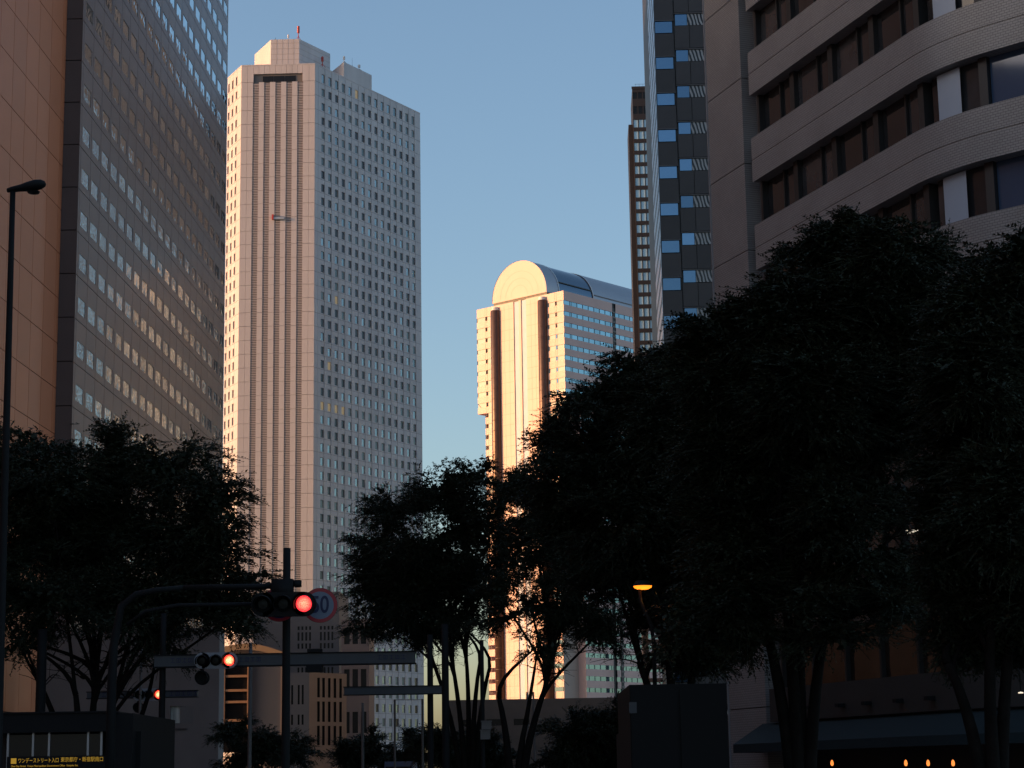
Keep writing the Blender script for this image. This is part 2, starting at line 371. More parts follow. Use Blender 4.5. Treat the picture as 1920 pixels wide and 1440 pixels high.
# ------------------------------------------------------------------ central tower
def central():
    Bp = at(453, 124, 600.0); CF = Face((Bp[0], 600.0), 91.68); wF = 23.4
    CR = Face(CF.pt(wF), 31.9); CL = Face(Bp, 152.2); wR = 58.4; wL = 12.95
    base = (Bp[0], 600.0, 0); root = empty('octagonal_skyscraper', base)
    tag(root, 'tall pale grey skyscraper with chamfered corners, louvred shaft and sunlit left edge', 'building')
    H = 224.4; pts = [CL.pt(-wL), CF.pt(0), CF.pt(wF), CR.pt(wR)]
    # closing faces behind
    e1 = CR.pt(wR, 0, 0); back = Face(e1, 31.9 - 60)
    p5 = back.pt(13); p6 = (p5[0] - CF.u[0] * 26, p5[1] - CF.u[1] * 26)
    body = MB(); allp = [(p[0] - base[0], p[1] - base[1], 0) for p in (pts + [p5, p6])]
    prism(body, allp, 0, H - .8, 0, top=True, skip=(0, 1, 2))
    body.build('rear_wall', M['pale_panel'], root)
    zt = [222.24, 217.35, 212.6, 207.9, 203.25]; 
    z = 203.25
    while z - 4.352 > 12: z -= 4.352; zt.append(z)
    jz = [t - 3.0 for t in zt]          # panel joint just under each window row
    # ---- right face
    T = TF(CR, base); R3 = random.Random(5)
    xs = [0]; cols = []
    for i in range(15):
        a = 3.42 + 3.562 * i; cols.append((a, a + 1.62)); xs += [a, a + 1.62, a + 1.66, a + 1.80]
    xs += [wR]; xs.insert(1, 1.68); xs.insert(2, 1.74)
    zs = [0]; kind = []
    for t in reversed(zt):
        h = 2.9 if t > 220 else 2.5
        zs += [t - h - .42, t - h - .32, t - h, t]
    zs += [H]
    wins = set(); colx = {a: k for k, (a, b) in enumerate(cols)}; rowz = {t: k for k, t in enumerate(zt)}
    def cell(i, j):
        a, b, z0, z1 = xs[i], xs[i + 1], zs[j], zs[j + 1]
        if abs(b - a - .14) < .001: return (.25, 1)
        if abs(b - a - .06) < .001: return (.05, 1)
        if a in colx and z1 in rowz: return None
        if abs(z1 - z0 - .10) < .005: return (.06, 1)
        return (0.0, 0)
    mb = MB(); relief(mb, xs, zs, cell, T)
    tag(mb.build('right_wall', [M['pale_panel'], M['pale_joint']], root), kind='stuff')
    def wm(h, mt, nm='window'):
        q = MB(); q.box(0, 1.62, 0, .03, 0, h); return q.mesh(nm, mt)
    gm = ['tower_glass', 'tower_glass_dark', 'tower_blind', 'lit_window']
    meshes = {(h, g_): wm(h, M[g_]) for h in (2.9, 2.5) for g_ in gm}
    rest = MB()
    for r_, t in enumerate(zt):
        h = 2.9 if t > 220 else 2.5
        run = None
        for c_, (a, b) in enumerate(cols):
            q = R3.random(); pd = .18 if r_ < 6 else .36
            if run and R3.random() < .5: g_ = run
            else: g_ = 'tower_glass_dark' if q < pd else ('tower_blind' if q < .60 else 'tower_glass')
            run = g_
            if (r_ == 24 and c_ < 4) or R3.random() < .006: g_ = 'lit_window'
            if r_ < 20: link('window', meshes[(h, g_)], root, T(a, .26, t - h), (math.radians(R3.uniform(-.3, .3)), 0, CR.rot + math.radians(R3.uniform(-.3, .3))))
            else:
                rest.poly([T(a, .27, t - h), T(b, .27, t - h), T(b, .27, t), T(a, .27, t)], gm.index(g_))
    tag(rest.build('lower_windows', [M[x] for x in gm], root), kind='stuff')
    # ---- left chamfer
    T = TF(CL, base); xs = [-wL, -12.35, -10.93, -10.9, -10.8, -8.78, -7.36, -7.33, -7.23, -5.2, -3.78, -3.75, -3.65, 0]
    wl_ = {-12.35, -8.78, -5.2}; jl = {-10.9, -7.33, -3.75}; rest = MB()
    def cell(i, j):
        if xs[i] in jl: return (.12, 1)
        if xs[i] in wl_ and zs[j + 1] in rowz: return None
        if abs(zs[j + 1] - zs[j] - .10) < .005: return (.06, 1)
        return (0.0, 0)
    mb = MB(); relief(mb, xs, zs, cell, T); tag(mb.build('left_wall', [M['pale_panel'], M['pale_joint']], root), kind='stuff')
    for t in zt:
        h = 2.9 if t > 220 else 2.5
        for a in wl_: rest.poly([T(a, .25, t - h), T(a + 1.42, .25, t - h), T(a + 1.42, .25, t), T(a, .25, t)], 0)
    tag(rest.build('chamfer_windows', M['chamfer_glass'], root), kind='stuff')
    # ---- front face: piers, louvres, viewing slot
    T = TF(CF, base)
    jf = [224.4, 218.92, 214.15, 209.6, 205.05]
    while jf[-1] - 4.36 > 40: jf.append(jf[-1] - 4.36)
    colsF = [(0, 1.95), (1.95, 3.75), (5.55, 7.25), (9.05, 10.85), (12.6, 14.3), (16.1, 17.85), (19.6, 21.5), (21.5, 23.4)]
    louv = [(3.75, 5.55), (7.25, 9.05), (10.85, 12.6), (14.3, 16.1), (17.85, 19.6)]
    bk = MB(); bk.poly([T(0, .55, 0), T(wF, .55, 0), T(wF, .55, H - .5), T(0, .55, H - .5)]); bk.build('shaft_back', M['louvre_back'], root)
    pmesh = {}; rest = MB(); n_panel = 0
    for r_ in range(1, len(jf) - 1):
        zt_, zb = jf[r_], jf[r_ + 1]
        for (a, b) in colsF:
            h = round(zt_ - zb, 2); w_ = round(b - a, 2)
            if n_panel < 296:
                key = (w_, h)
                if key not in pmesh:
                    q = MB(); q.box(.03, w_ - .03, 0, .5, .05, h - .05); pmesh[key] = q.mesh('panel', M['pale_panel'])
                link('panel', pmesh[key], root, T(a, 0, zb), (0, 0, CF.rot)); n_panel += 1
            else: rest.box(a + .03, b - .03, 0, .5, zb + .05, zt_ - .05, 0, T)
    rest.box(0.0, wF, 0.0, .5, 0, jf[-1] - .05, 0, T)
    tag(rest.build('lower_front_panels', M['pale_panel'], root), kind='stuff')
    lv = MB()
    for (a, b) in louv:
        lv.box(a, b, .50, .54, jf[-1], jf[1], 1, T)
        z = jf[-1]
        while z < jf[1] - .4:
            lv.box(a, b, .10, .30, z, z + .28, 0, T); z += .545
    tag(lv.build('louvres', [M['louvre'], M['louvre_back']], root), kind='stuff')
    # crown band with the recessed viewing slot
    cb = MB(); xs = [0, 1.95, 3.85, 5.55, 7.25, 9.05, 10.85, 12.6, 14.3, 16.1, 17.85, 19.4, 21.5, 23.4]
    for i in range(len(xs) - 1):
        a, b = xs[i] + .03, xs[i + 1] - .03
        zb = 221.65 if 3.8 < xs[i] < 19.3 else 218.97
        cb.box(a, b, 0, .5, zb, H, 0, T)
    cb.build('parapet', M['pale_panel'], root)
    sl = MB(); sl.box(3.85, 6.6, .6, .9, 219, 221.6, 0, T); sl.box(17.3, 19.4, .6, .9, 219, 221.6, 0, T); sl.build('slot_cheek', M['pale_joint'], root)
    for i in range(3):
        q = MB(); q.box(6.7 + i * 3.55, 6.7 + i * 3.55 + 3.4, .45, .5, 219.0, 221.0, 0, T); q.build('viewing_window', M['black_glass'], root)
    # parapet caps
    cp = MB()
    for f_, s0, s1 in ((CL, -wL, 0), (CF, 0, wF), (CR, 0, wR)):
        cp.box(s0, s1, -.06, .5, H, H + .35, 0, TF(f_, base))
    cp.build('coping', M['pale_panel'], root)
    # ---- penthouses
    P = Face(CF.pt(0, 0, 10.0), 91.68); pf = [P.pt(7.73), P.pt(16.9)]
    PR = Face(pf[1], 31.9); PL = Face(pf[0], 152.2)
    ps = [PL.pt(-15.0), pf[0], pf[1], PR.pt(16.5)]; q5 = (ps[3][0] - 18, ps[3][1] + 10); 
    pb = MB(); prism(pb, [(p[0] - base[0], p[1] - base[1], 0) for p in ps + [q5]], H - 1, 236.9)
    pb.build('penthouse_wall', M['pale_panel'], root)
    jn = MB()
    for i in range(1, 7):
        zz = H + i * 1.85
        jn.box(0.0, 9.17, -.03, -.005, zz, zz + .12, 0, TF(Face(pf[0], 91.68), base)); jn.box(0, 16.5, -.03, -.005, zz, zz + .12, 0, TF(PR, base))
    for i in range(1, 5): jn.box(i * 1.83, i * 1.83 + .1, -.045, -.035, H, 236.9, 0, TF(Face(pf[0], 91.68), base))
    jn.build('penthouse_joint', mat('soft_joint', (0.38, 0.34, 0.32), 0.8), root)
    E = CR.pt(15.2, 0, .02); e2 = CR.pt(30.45, 0, .02); EL = Face(E, 152.2); e0 = EL.pt(-12); 
    q = MB(); prism(q, [(p[0] - base[0], p[1] - base[1], 0) for p in (e0, E, e2, (e2[0] - 12, e2[1] + 8))], H - .5, 229.9)
    q.build('machine_room', M['pale_panel'], root)
    # roof antennas: things standing on the roof
    def mast(pt, h, r, mt, nm, lab, heads=2):
        b_ = (pt[0], pt[1], pt[2]); mm = MB(); mm.tube([(0, 0, 0), (0, 0, h)], r, 6)
        for i in range(heads):
            zz = h * (.55 + .4 * i / max(1, heads)); mm.tube([(0, 0, zz), (0, 0, zz + h * .16)], r * 3.2, 8)
        for i in range(4): mm.tube([(0, 0, h * .35), (math.cos(i * 1.57) * r * 7, math.sin(i * 1.57) * r * 7, 0)], r * .5, 4)
        o = mm.build(nm, mt); o.location = b_; tag(o, lab, 'antenna'); return o
    def rooft(face, s, dep, z): p = face.pt(s, z, dep); return p
    fp = Face(pf[0], 91.68)
    mast(rooft(fp, 1.0, 3, 236.9), 1.8, .05, M['pole'], 'antenna', 'thin dark antenna at the left corner of the upper penthouse roof', 1)
    mast(rooft(fp, 5.2, 3, 236.9), 2.9, .09, M['white_trim'], 'antenna', 'short forked pale antenna in the middle of the upper penthouse roof', 2)
    mast(rooft(fp, 8.6, 2, 236.9), 5.2, .14, M['antenna_red'], 'antenna', 'tallest red and white mast on the upper penthouse roof', 3)
    mast(rooft(CR, 15.5, 9, 229.9), 3.9, .14, M['antenna_red'], 'antenna', 'red mast on the sunlit left part of the lower penthouse', 2)
    mast(rooft(CR, 16.6, 1, 229.9), 2.6, .12, M['white_trim'], 'antenna', 'white twin mast at the near corner of the lower penthouse', 2)
    mast(rooft(CR, 21.0, 1, 229.9), 3.2, .03, M['pole'], 'antenna', 'hair-thin rod antenna between the masts of the lower penthouse', 0)
    mast(rooft(CR, 24.8, 1, 229.9), 2.2, .15, M['white_trim'], 'antenna', 'stubby white antenna near the right end of the lower penthouse', 2)
    mast(rooft(CF, -9, 4, 226), 1.0, .12, M['antenna_red'], 'warning_light', 'small red warning light behind the left parapet of the pale skyscraper', 1)['category'] = 'lamp'
    # window-cleaning cradle hanging on the louvred front
    g_ = MB(); s0, z0 = CF.hit(512, 409)
    g_.box(s0, s0 + 3.6, -.7, -.1, z0 - .5, z0 + .1, 0, TF(CF, base)); g_.box(s0 - .3, s0 + .25, -.9, -.1, z0 - .6, z0 + 1.0, 1, TF(CF, base))
    o = g_.build('window_cleaning_cradle', [M['sky_toned_panel'], M['antenna_red']]); o.location = base
    tag(o, 'small cleaning cradle hanging on the louvred front of the pale skyscraper', 'cradle')
central()

# ------------------------------------------------------------------ barrel-roofed tower
def barrel():
    BC = at(1056.3, 545, 780.0); BF = Face((BC[0], 780.0), 131.6); BS = Face((BC[0], 780.0), 41.8)
    base = (BC[0], 780.0, 0); root = empty('barrel_roof_tower', base)
    tag(root, 'cream office tower with a half-round roof end glowing in the low sun', 'building')
    H = 193.9; W = 47.57; LS = 75.0
    T = TF(BF, base); zt = [190.05 - 4.53 * k for k in range(38)]; wh = 1.75
    zs = [0]
    for t in reversed(zt): zs += [t - wh, t]
    zs.append(H); zs = sorted(set(round(z, 3) for z in zs + [149.4, 153.8])); tops = set(round(t, 3) for t in zt)
    def isw(z0, z1): return any(t - wh - .01 <= z0 and z1 <= t + .01 for t in zt)
    # front face side wings
    xs = [-W, -W + 4.2, -42.95, -42.85, -42.0, -41.9, -38.9, -34.6, -27.05, -24.15, -22.95, -20.1, -13.05, -8.8, -4.72, -4.62, -3.9, -3.8, 0]
    def cell(i, j):
        a, b = xs[i], xs[i + 1]; z0, z1 = zs[j], zs[j + 1]
        if z1 <= 151 and a < -W + 4.0: return (9.0, 0)
        if z1 <= 147 and a >= -3.85: return (9.0, 0)
        if abs(b - a - .1) < .001: return (.12, 1)
        if a >= -38.95 and b <= -8.75:
            if (abs(a + 27.05) < .01 or abs(a + 22.95) < .01): return (.35, 2)
            return (0.0, 0)
        if isw(z0, z1): return None
        return (0.0, 0)
    mb = MB(); relief(mb, xs, zs, cell, T)
    # fine joints across the centre: thin grooves are modelled as proud fillets
    for k in range(44):
        zz = 2 + k * 4.4
        for a, b in ((-34.6, -27.2), (-20.0, -13.1)): mb.box(a, b, -.02, .0, zz, zz + .14, 1, T)
    for a in (-32.2, -29.6, -17.6, -15.3): mb.box(a, a + .1, -.02, 0, 0, H - 1, 1, T)
    tag(mb.build('front_wall', [M['cream_panel'], M['cream_joint'], M['stripe_glass']], root), kind='stuff')
    def winmesh(w_, nm): q = MB(); q.box(0, w_, 0, .05, 0, wh); return q.mesh(nm, M['band_glass'] if nm != 'window' else M['front_band_glass'])
    segs = [(-W + .05, -43.0), (-41.8, -38.95), (-8.75, -4.75), (-3.75, -.05)]
    ms = [winmesh(b - a, 'window') for a, b in segs]
    for t in zt[:22]:
        for k, (a, b) in enumerate(segs):
            if (k == 0 and t < 153) or (k == 3 and t < 147): continue
            link('window', ms[k], root, T(a, .24, t - wh), (0, 0, BF.rot))
    # bronze shafts
    for a, b in ((-38.85, -34.65), (-13.0, -8.85)):
        c_ = (a + b) / 2; r = (b - a) / 2; p = T(c_, -.3, 0); q = MB(); q.lathe([(0, 0), (r, 0), (r, 191.2), (r * .9, 191.6), (0, 191.6)], p, 20)
        for k in range(42): q.lathe([(r, 4.4 * k), (r + .05, 4.4 * k + .05), (r + .05, 4.4 * k + .25), (r, 4.4 * k + .3)], p, 20)
        smooth(q.build('bronze_shaft', M['bronze'], root))
        q = MB(); q.lathe([(0, 191.6), (r * .8, 191.6), (r * .8, 192.9), (0, 192.9)], p, 20); q.build('shaft_cap', M['white_trim'], root)
    # sloping undercuts
    u = MB(); u.poly([T(-W, 0, 153.8), T(-W + 4.2, 0, 149.4), T(-W + 4.2, 60, 149.4), T(-W, 60, 153.8)])
    u.poly([T(0, 0, 151.0), T(0, 60, 151.0), T(-3.9, 60, 146.6), T(-3.9, 0, 146.6)])
    u.poly([T(-W + 4.2, 0, 0), T(-W + 4.2, 30, 0), T(-W + 4.2, 30, 149.4), T(-W + 4.2, 0, 149.4)])
    u.poly([T(-W, 0, 153.8), T(-W, 30, 153.8), T(-W, 30, H), T(-W, 0, H)])
    u.poly([T(-W, 0, H), T(0, 0, H), T(0, LS, H), T(-W, LS, H)])
    u.build('side_wall', M['cream_panel'], root)
    # right side face, upper part flush, lower part set back 3.9 m
    S = TF(BS, base)
    bays = [4.95 + 3.58 * k for k in range(7)] + [35.6 + 3.58 * k for k in range(10)]
    for up in (True, False):
        sx = 0.0 if up else 3.9
        xs = [0, 3.9, 4.05, 4.85, 5.0]
        for k in range(1, 8): xs += [4.95 + 3.58 * k - .12, 4.95 + 3.58 * k + .12]
        xs += [31.0, 33.2]
        for k in range(0, 11): xs += [35.6 + 3.58 * k - .12, 35.6 + 3.58 * k + .12]
        xs = sorted(x for x in xs if x < LS) + [LS]
        zz = [z for z in zs if (z >= 151 if up else z <= 147)]; zz = ([146.6 + 4.4] + zz if up else zz + [146.6])
        zz = sorted(set(zz))
        def cell(i, j):
            a, b = xs[i], xs[i + 1]
            if abs(a - 31.0) < .01: return (.5 + sx, 2)
            if isw(zz[j], zz[j + 1]):
                if b - a < .3: return (.10 + sx, 2)
                return (.24 + sx, 3) if b - a < .2 or up is False else None
            return (0.0 + sx, 0)
        mb = MB(); relief(mb, xs, zz, cell, S)
        tag(mb.build('right_wall' if up else 'lower_right_wall', [M['cream_panel'], M['cream_joint'], M['dark_frame'], M['band_glass']], root), kind='stuff')
        if up:
            wmc = {}
            for t in zt:
                if t - wh < 151: continue
                for i in range(len(xs) - 1):
                    a, b = xs[i], xs[i + 1]
                    if b - a < .3 or abs(a - 31.0) < .01: continue
                    key = round(b - a, 2)
                    if key not in wmc: wmc[key] = winmesh(b - a, 'side_window')
                    link('side_window', wmc[key], root, S(a, .2, t - wh), (0, 0, BS.rot))
    mb = MB(); mb.box(31.3, 32.9, .2, .45, 20, 192, 0, S)
    for k in range(85): mb.box(31.2, 33.0, -.05, .2, 20 + k * 2.02, 20.7 + k * 2.02, 1, S)
    tag(mb.build('dark_ladder_strip', [M['dark_frame'], M['slot_metal']], root), kind='stuff')
    # vault
    r = 14.75; sc = -23.75; zc = 194.9; stilt = .9
    prof = [(r, -stilt)] + [(r * math.cos(a), r * math.sin(a)) for a in np.linspace(0, math.pi, 41)] + [(-r, -stilt)]
    PV = lambda x, d, z: T(sc + x, d, zc + stilt + z)
    def ring(d0, d1, scale, m_, mb):
        for (a, b), (c, d) in zip(prof[:-1], prof[1:]):
            mb.poly([PV(a * scale, d0, b * scale), PV(a * scale, d1, b * scale), PV(c * scale, d1, d * scale), PV(c * scale, d0, d * scale)], m_)
    e = MB(); e.poly([PV(a, 0.0, b) for a, b in prof]); e.build('half_round_end', M['cream_panel'], root)
    e = MB()
    for f in (.3, .5, .7):
        pr = [(r * f * math.cos(a), r * f * math.sin(a)) for a in np.linspace(0, math.pi, 31)]
        for (a, b), (c, d) in zip(pr[:-1], pr[1:]):
            k = 1 + .12 / (r * f); e.poly([PV(a, -.03, b), PV(c, -.03, d), PV(c * k, -.03, d * k), PV(a * k, -.03, b * k)])
    e.build('end_groove', M['cream_joint'], root)
    v = MB(); ring(0, 7.9, 1, 0, v); smooth(v.build('vault_shell', M['vault_metal'], root)); v = MB(); ring(30.3, LS, 1, 0, v); smooth(v.build('vault_shell', M['vault_metal'], root))
    v = MB(); ring(7.9, 30.3, .985, 0, v); smooth(v.build('vault_glazing', M['vault_glass'], root))
    v = MB(); ring(7.7, 8.2, 1.012, 0, v); ring(30.0, 30.5, 1.012, 0, v); ring(-.1, .15, 1.01, 0, v); v.build('vault_rib', M['white_trim'], root)
    v = MB(); v.box(8.2, 30.0, 0, .3, 0, .35, 0, lambda x, y, z: PV(r * math.cos(.33) * .99 + y, x, r * math.sin(.33) * .99 + z)); v.build('glazing_bar', M['dark_frame'], root)
    v = MB(); v.box(30.6, LS, 0, .25, 0, .35, 0, lambda x, y, z: PV(r * math.cos(.2) * .995 + y, x, r * math.sin(.2) * .995 + z)); v.build('gutter', M['pale_joint'], root)
    v = MB(); v.box(sc - r + .3, sc + r, .3, 3, H - .05, zc + .05, 0, T); v.build('roof_gap', M['dark_frame'], root)
barrel()

# ------------------------------------------------------------------ ribbed tower behind the tiled building
def ribbed():
    RB = at(1225, 5, 222.4); Ff = Face((RB[0], 222.4), 91.9); Fs = Face((RB[0], 222.4), 2.0)
    base = (RB[0], 222.4, 0); root = empty('dark_panel_tower', base)
    tag(root, 'dark panelled tower with square blue windows and a pale ribbed side', 'building')
    T = TF(Ff, base); H = 110; fl = 4.46; W = 18
    zt = [80.94 + fl * k for k in range(-16, 7)]
    mb = MB(); mb.poly([T(0, .3, 0), T(W, .3, 0), T(W, .3, H), T(0, .3, H)]); mb.poly([T(W, 0, 0), T(W, 33, 0), T(W, 33, H), T(W, 0, H)])
    mb.poly([T(0, 33, 0), T(0, .3, 0), T(0, .3, H), T(0, 33, H)][::-1]); mb.poly([T(0, 0, H), T(W, 0, H), T(W, 33, H), T(0, 33, H)])
    mb.build('wall', M['dark_frame'], root)
    # panels and windows column by column
    wa = MB(); wa.box(0, 2.0, 0, .05, 0, 1.4); wa = wa.mesh('window', M['blue_glass'])
    wb = MB(); wb.box(0, 1.38, 0, .05, 0, 1.4); wb = wb.mesh('window', M['blue_glass'])
    cu = bpy.data.materials.new('stripe_reflection'); cu.use_nodes = True; N = cu.node_tree.nodes; L = cu.node_tree.links; b = N['Principled BSDF']  # reflection of a striped building, painted into the pane colour
    tc = N.new('ShaderNodeTexCoord'); wv = N.new('ShaderNodeTexWave'); wv.inputs['Scale'].default_value = 0.75; wv.inputs['Distortion'].default_value = 2.2; wv.inputs['Detail'].default_value = 1.0; wv.inputs['Detail Scale'].default_value = 1.2
    mp = N.new('ShaderNodeMapping'); mp.inputs['Rotation'].default_value = (0, .25, 0); L.new(tc.outputs['Object'], mp.inputs[0])
    oi = N.new('ShaderNodeObjectInfo'); ad = N.new('ShaderNodeVectorMath'); ad.operation = 'ADD'; L.new(mp.outputs[0], ad.inputs[0]); L.new(oi.outputs['Random'], ad.inputs[1]); L.new(ad.outputs[0], wv.inputs[0])
    cr = N.new('ShaderNodeValToRGB'); cr.color_ramp.elements[0].color = (.02, .018, .018, 1); cr.color_ramp.elements[1].color = (.42, .38, .36, 1); cr.color_ramp.elements[0].position = .45; cr.color_ramp.elements[1].position = .6
    L.new(wv.outputs['Fac'], cr.inputs[0]); L.new(cr.outputs[0], b.inputs['Base Color']); b.inputs['Roughness'].default_value = .2
    wc = MB(); wc.box(0, 1.9, 0, .05, 0, 1.4); wc = wc.mesh('striped_window', cu)
    pa = MB(); pa.box(.03, 2.27, 0, .25, .03, fl - 1.66); pa = pa.mesh('panel', M['dark_panel'])
    pb = MB(); pb.box(.03, 1.72, 0, .25, .03, fl - 1.66); pb = pb.mesh('panel', M['dark_panel'])
    rail = MB(); rail.box(0, 1, -.06, .2, 0, .10); 
    fr = MB()
    for k, t in enumerate(zt):
        za = t - .87
        link('window', wa, root, T(.12, .12, za - 1.4), (0, 0, Ff.rot)); link('panel', pa, root, T(0, 0, za + .12), (0, 0, Ff.rot))
        fr.box(0.02, 2.3, -.05, .2, za + .04, za + .13, 0, T)
        fr.box(2.36, W, -.05, .2, t + .02, t + .12, 0, T)
        link('window', wb, root, T(2.5, .12, t - 1.4), (0, 0, Ff.rot)); link('striped_window', wc, root, T(3.92, .10, t - 1.4), (0, 0, Ff.rot))
        for q in range(9): link('panel', pb, root, T(2.36 + q * 1.75, -.08, t + .14), (0, 0, Ff.rot))
        for q in range(6): fr.box(5.95 + q * 2, 5.95 + q * 2 + 1.9, .1, .14, t - 1.4, t, 1, T)
    fr.build('window_trim', [M['slot_metal'], M['blue_glass']], root)
    # ribbed side: level bands with sloping lips and a window strip between them
    S = TF(Fs, base); rb = MB(); z = 0; k = 0
    while z < H - 1:
        rb.box(0, 33.4, -.012, .03, z + .05, z + 1.30, 0, S)
        for q in range(19):
            s = q * 1.76; rb.poly([S(s + .2, .0, z + 1.30), S(s + 1.66, .0, z + 1.30), S(s + 1.66, .0, z + 2.2), S(s + .2, .0, z + 2.2)], 1); rb.box(s - .1, s + .2, -.006, .03, z + 1.30, z + 2.2, 0, S)
        rb.poly([S(0, .01, z + 2.2), S(33.4, .01, z + 2.2), S(33.4, .01, z + 2.28), S(0, .01, z + 2.28)], 2)
        z += fl / 2
    tag(rb.build('ribbed_wall', [M['ribbed_metal'], M['blue_glass'], M['dark_frame']], root), kind='stuff')
ribbed()

def street_canyon_tower():
    # office tower further along the right-hand side of the street, seen only as the reflection in the hotel's walls and windows
    F_ = Face((22.0, 262.0), 4.4); base = (22.0, 262.0, 0); root = empty('striped_office_tower', base); T = TF(F_, base)
    tag(root, 'sunlit striped office tower mirrored in the hotel windows', 'building'); L = 290.0; H = 147.0
    xs = [0]; 
    for k in range(57): xs += [1.2 + 5 * k, 4.2 + 5 * k]
    xs.append(L); zs = [0]
    for k in range(35): zs += [.9 + 3.8 * k, 3.1 + 3.8 * k]
    zs.append(H); rr = random.Random(4)
    mb = MB(); relief(mb, xs, zs, lambda i, j: (.03, 1) if i % 2 and j % 2 else (0.0, 0), lambda s, d, z: T(s, -d, z))
    prism(mb, [T(0, -.5, 0), T(0, -24, 0), T(L, -24, 0), T(L, -.5, 0)], 0, H, 0); mb.box(120, 290, -24, -.02, H, H + 36, 0, T); mb.box(60, 90, -20, -4, H, H + 6, 0, T)
    mb.build('wall', [M['tan_wall'], M['canyon_glass']], root)
street_canyon_tower()
def hidden_block(name, lab, x0, x1, y0, y1, H, fl):
    # unseen blocks added to keep low sun off the ribbed tower and low buildings
    base = ((x0 + x1) / 2, y0, 0); root = empty(name, base); tag(root, lab, 'building'); mb = MB()
    for (o_, az, L) in (((x0, y0), 90, x1 - x0), ((x1, y0), 0, y1 - y0), ((x1, y1), 270, x1 - x0), ((x0, y1), 180, y1 - y0)):
        F_ = Face(o_, az); T = TF(F_, base); n = int(L / 4.2); xs = [0]; zs = [0]
        for k in range(n): xs += [.8 + L / n * k, L / n * (k + 1) - .8]
        xs.append(L)
        for k in range(int((H - 2) / fl)): zs += [1.0 + fl * k, 2.8 + fl * k]
        zs.append(H); relief(mb, xs, zs, lambda i, j: (.25, 1) if i % 2 and j % 2 else (0.0, 0), T)
    mb.poly([(x0 - base[0], 0, H), (x1 - base[0], 0, H), (x1 - base[0], y1 - y0, H), (x0 - base[0], y1 - y0, H)]); mb.build('wall', [M['slit_wall'], M['black_glass']], root)
hidden_block('shade_tower', 'unseen tower added behind the brown hotel to shade the ribbed side', -76, -40.5, 214.5, 260, 108, 3.9)
hidden_block('shade_block', 'unseen broad block added further behind the brown hotel to shade low buildings', -165, -83, 345, 545, 55, 3.9)

def slim():
    DT = at(1190, 165, 600.0); Ff = Face((DT[0], 600.0), 91.9); base = (DT[0], 600.0, 0); root = empty('slim_dark_tower', base)
    tag(root, 'distant slim dark tower with paired pale windows between the sky and the ribbed tower', 'building')
    T = TF(Ff, base); H = 215.3; W = 16; fl = 3.82
    zt = [204.6 - fl * k for k in range(48)]
    zs = sorted([0] + [t - 2.55 for t in zt] + zt + [206.5, 209.0, 211.5, 213.6, H])
    xs = [-.8, -.62, .72, 1.0, 2.36, 2.62, 4.0, 4.3, 5.7, W]; tops = set(zt)
    def cell(i, j):
        if i in (1, 3, 5, 7) and zs[j + 1] in tops: return None
        if i in (1, 3, 5, 7) and zs[j] in (206.5, 211.5): return (.2, 1)
        return (0.0, 0)
    mb = MB(); relief(mb, xs, zs, cell, T)
    mb.poly([T(-.8, 0, 0), T(-.8, 20, 0), T(-.8, 20, H), T(-.8, 0, H)]); mb.poly([T(-.8, 0, H), T(W, 0, H), T(W, 20, H), T(-.8, 20, H)])
    mb.box(-2.2, -.85, 3, 18, 0, 204, 0, T); mb.box(-1.0, W, -.15, .0, H - .6, H + .25, 0, T)
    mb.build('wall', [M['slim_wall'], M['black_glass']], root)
    w1 = MB(); w1.box(0, 1.34, 0, .05, 0, 2.55); w1 = w1.mesh('window', M['slim_glass'])
    for t in zt[:34]:
        for x in (-.62, 1.0, 2.62, 4.3): link('window', w1, root, T(x, .2, t - 2.55), (0, 0, Ff.rot))
    r_ = MB()
    for i in range(8): r_.box(.2 + i * 1.2, .25 + i * 1.2, .2, .25, H, H + 1.1, 0, T)
    r_.box(0, 9, .2, .25, H + 1.05, H + 1.12, 0, T); r_.build('roof_railing', M['pole'], root)
slim()

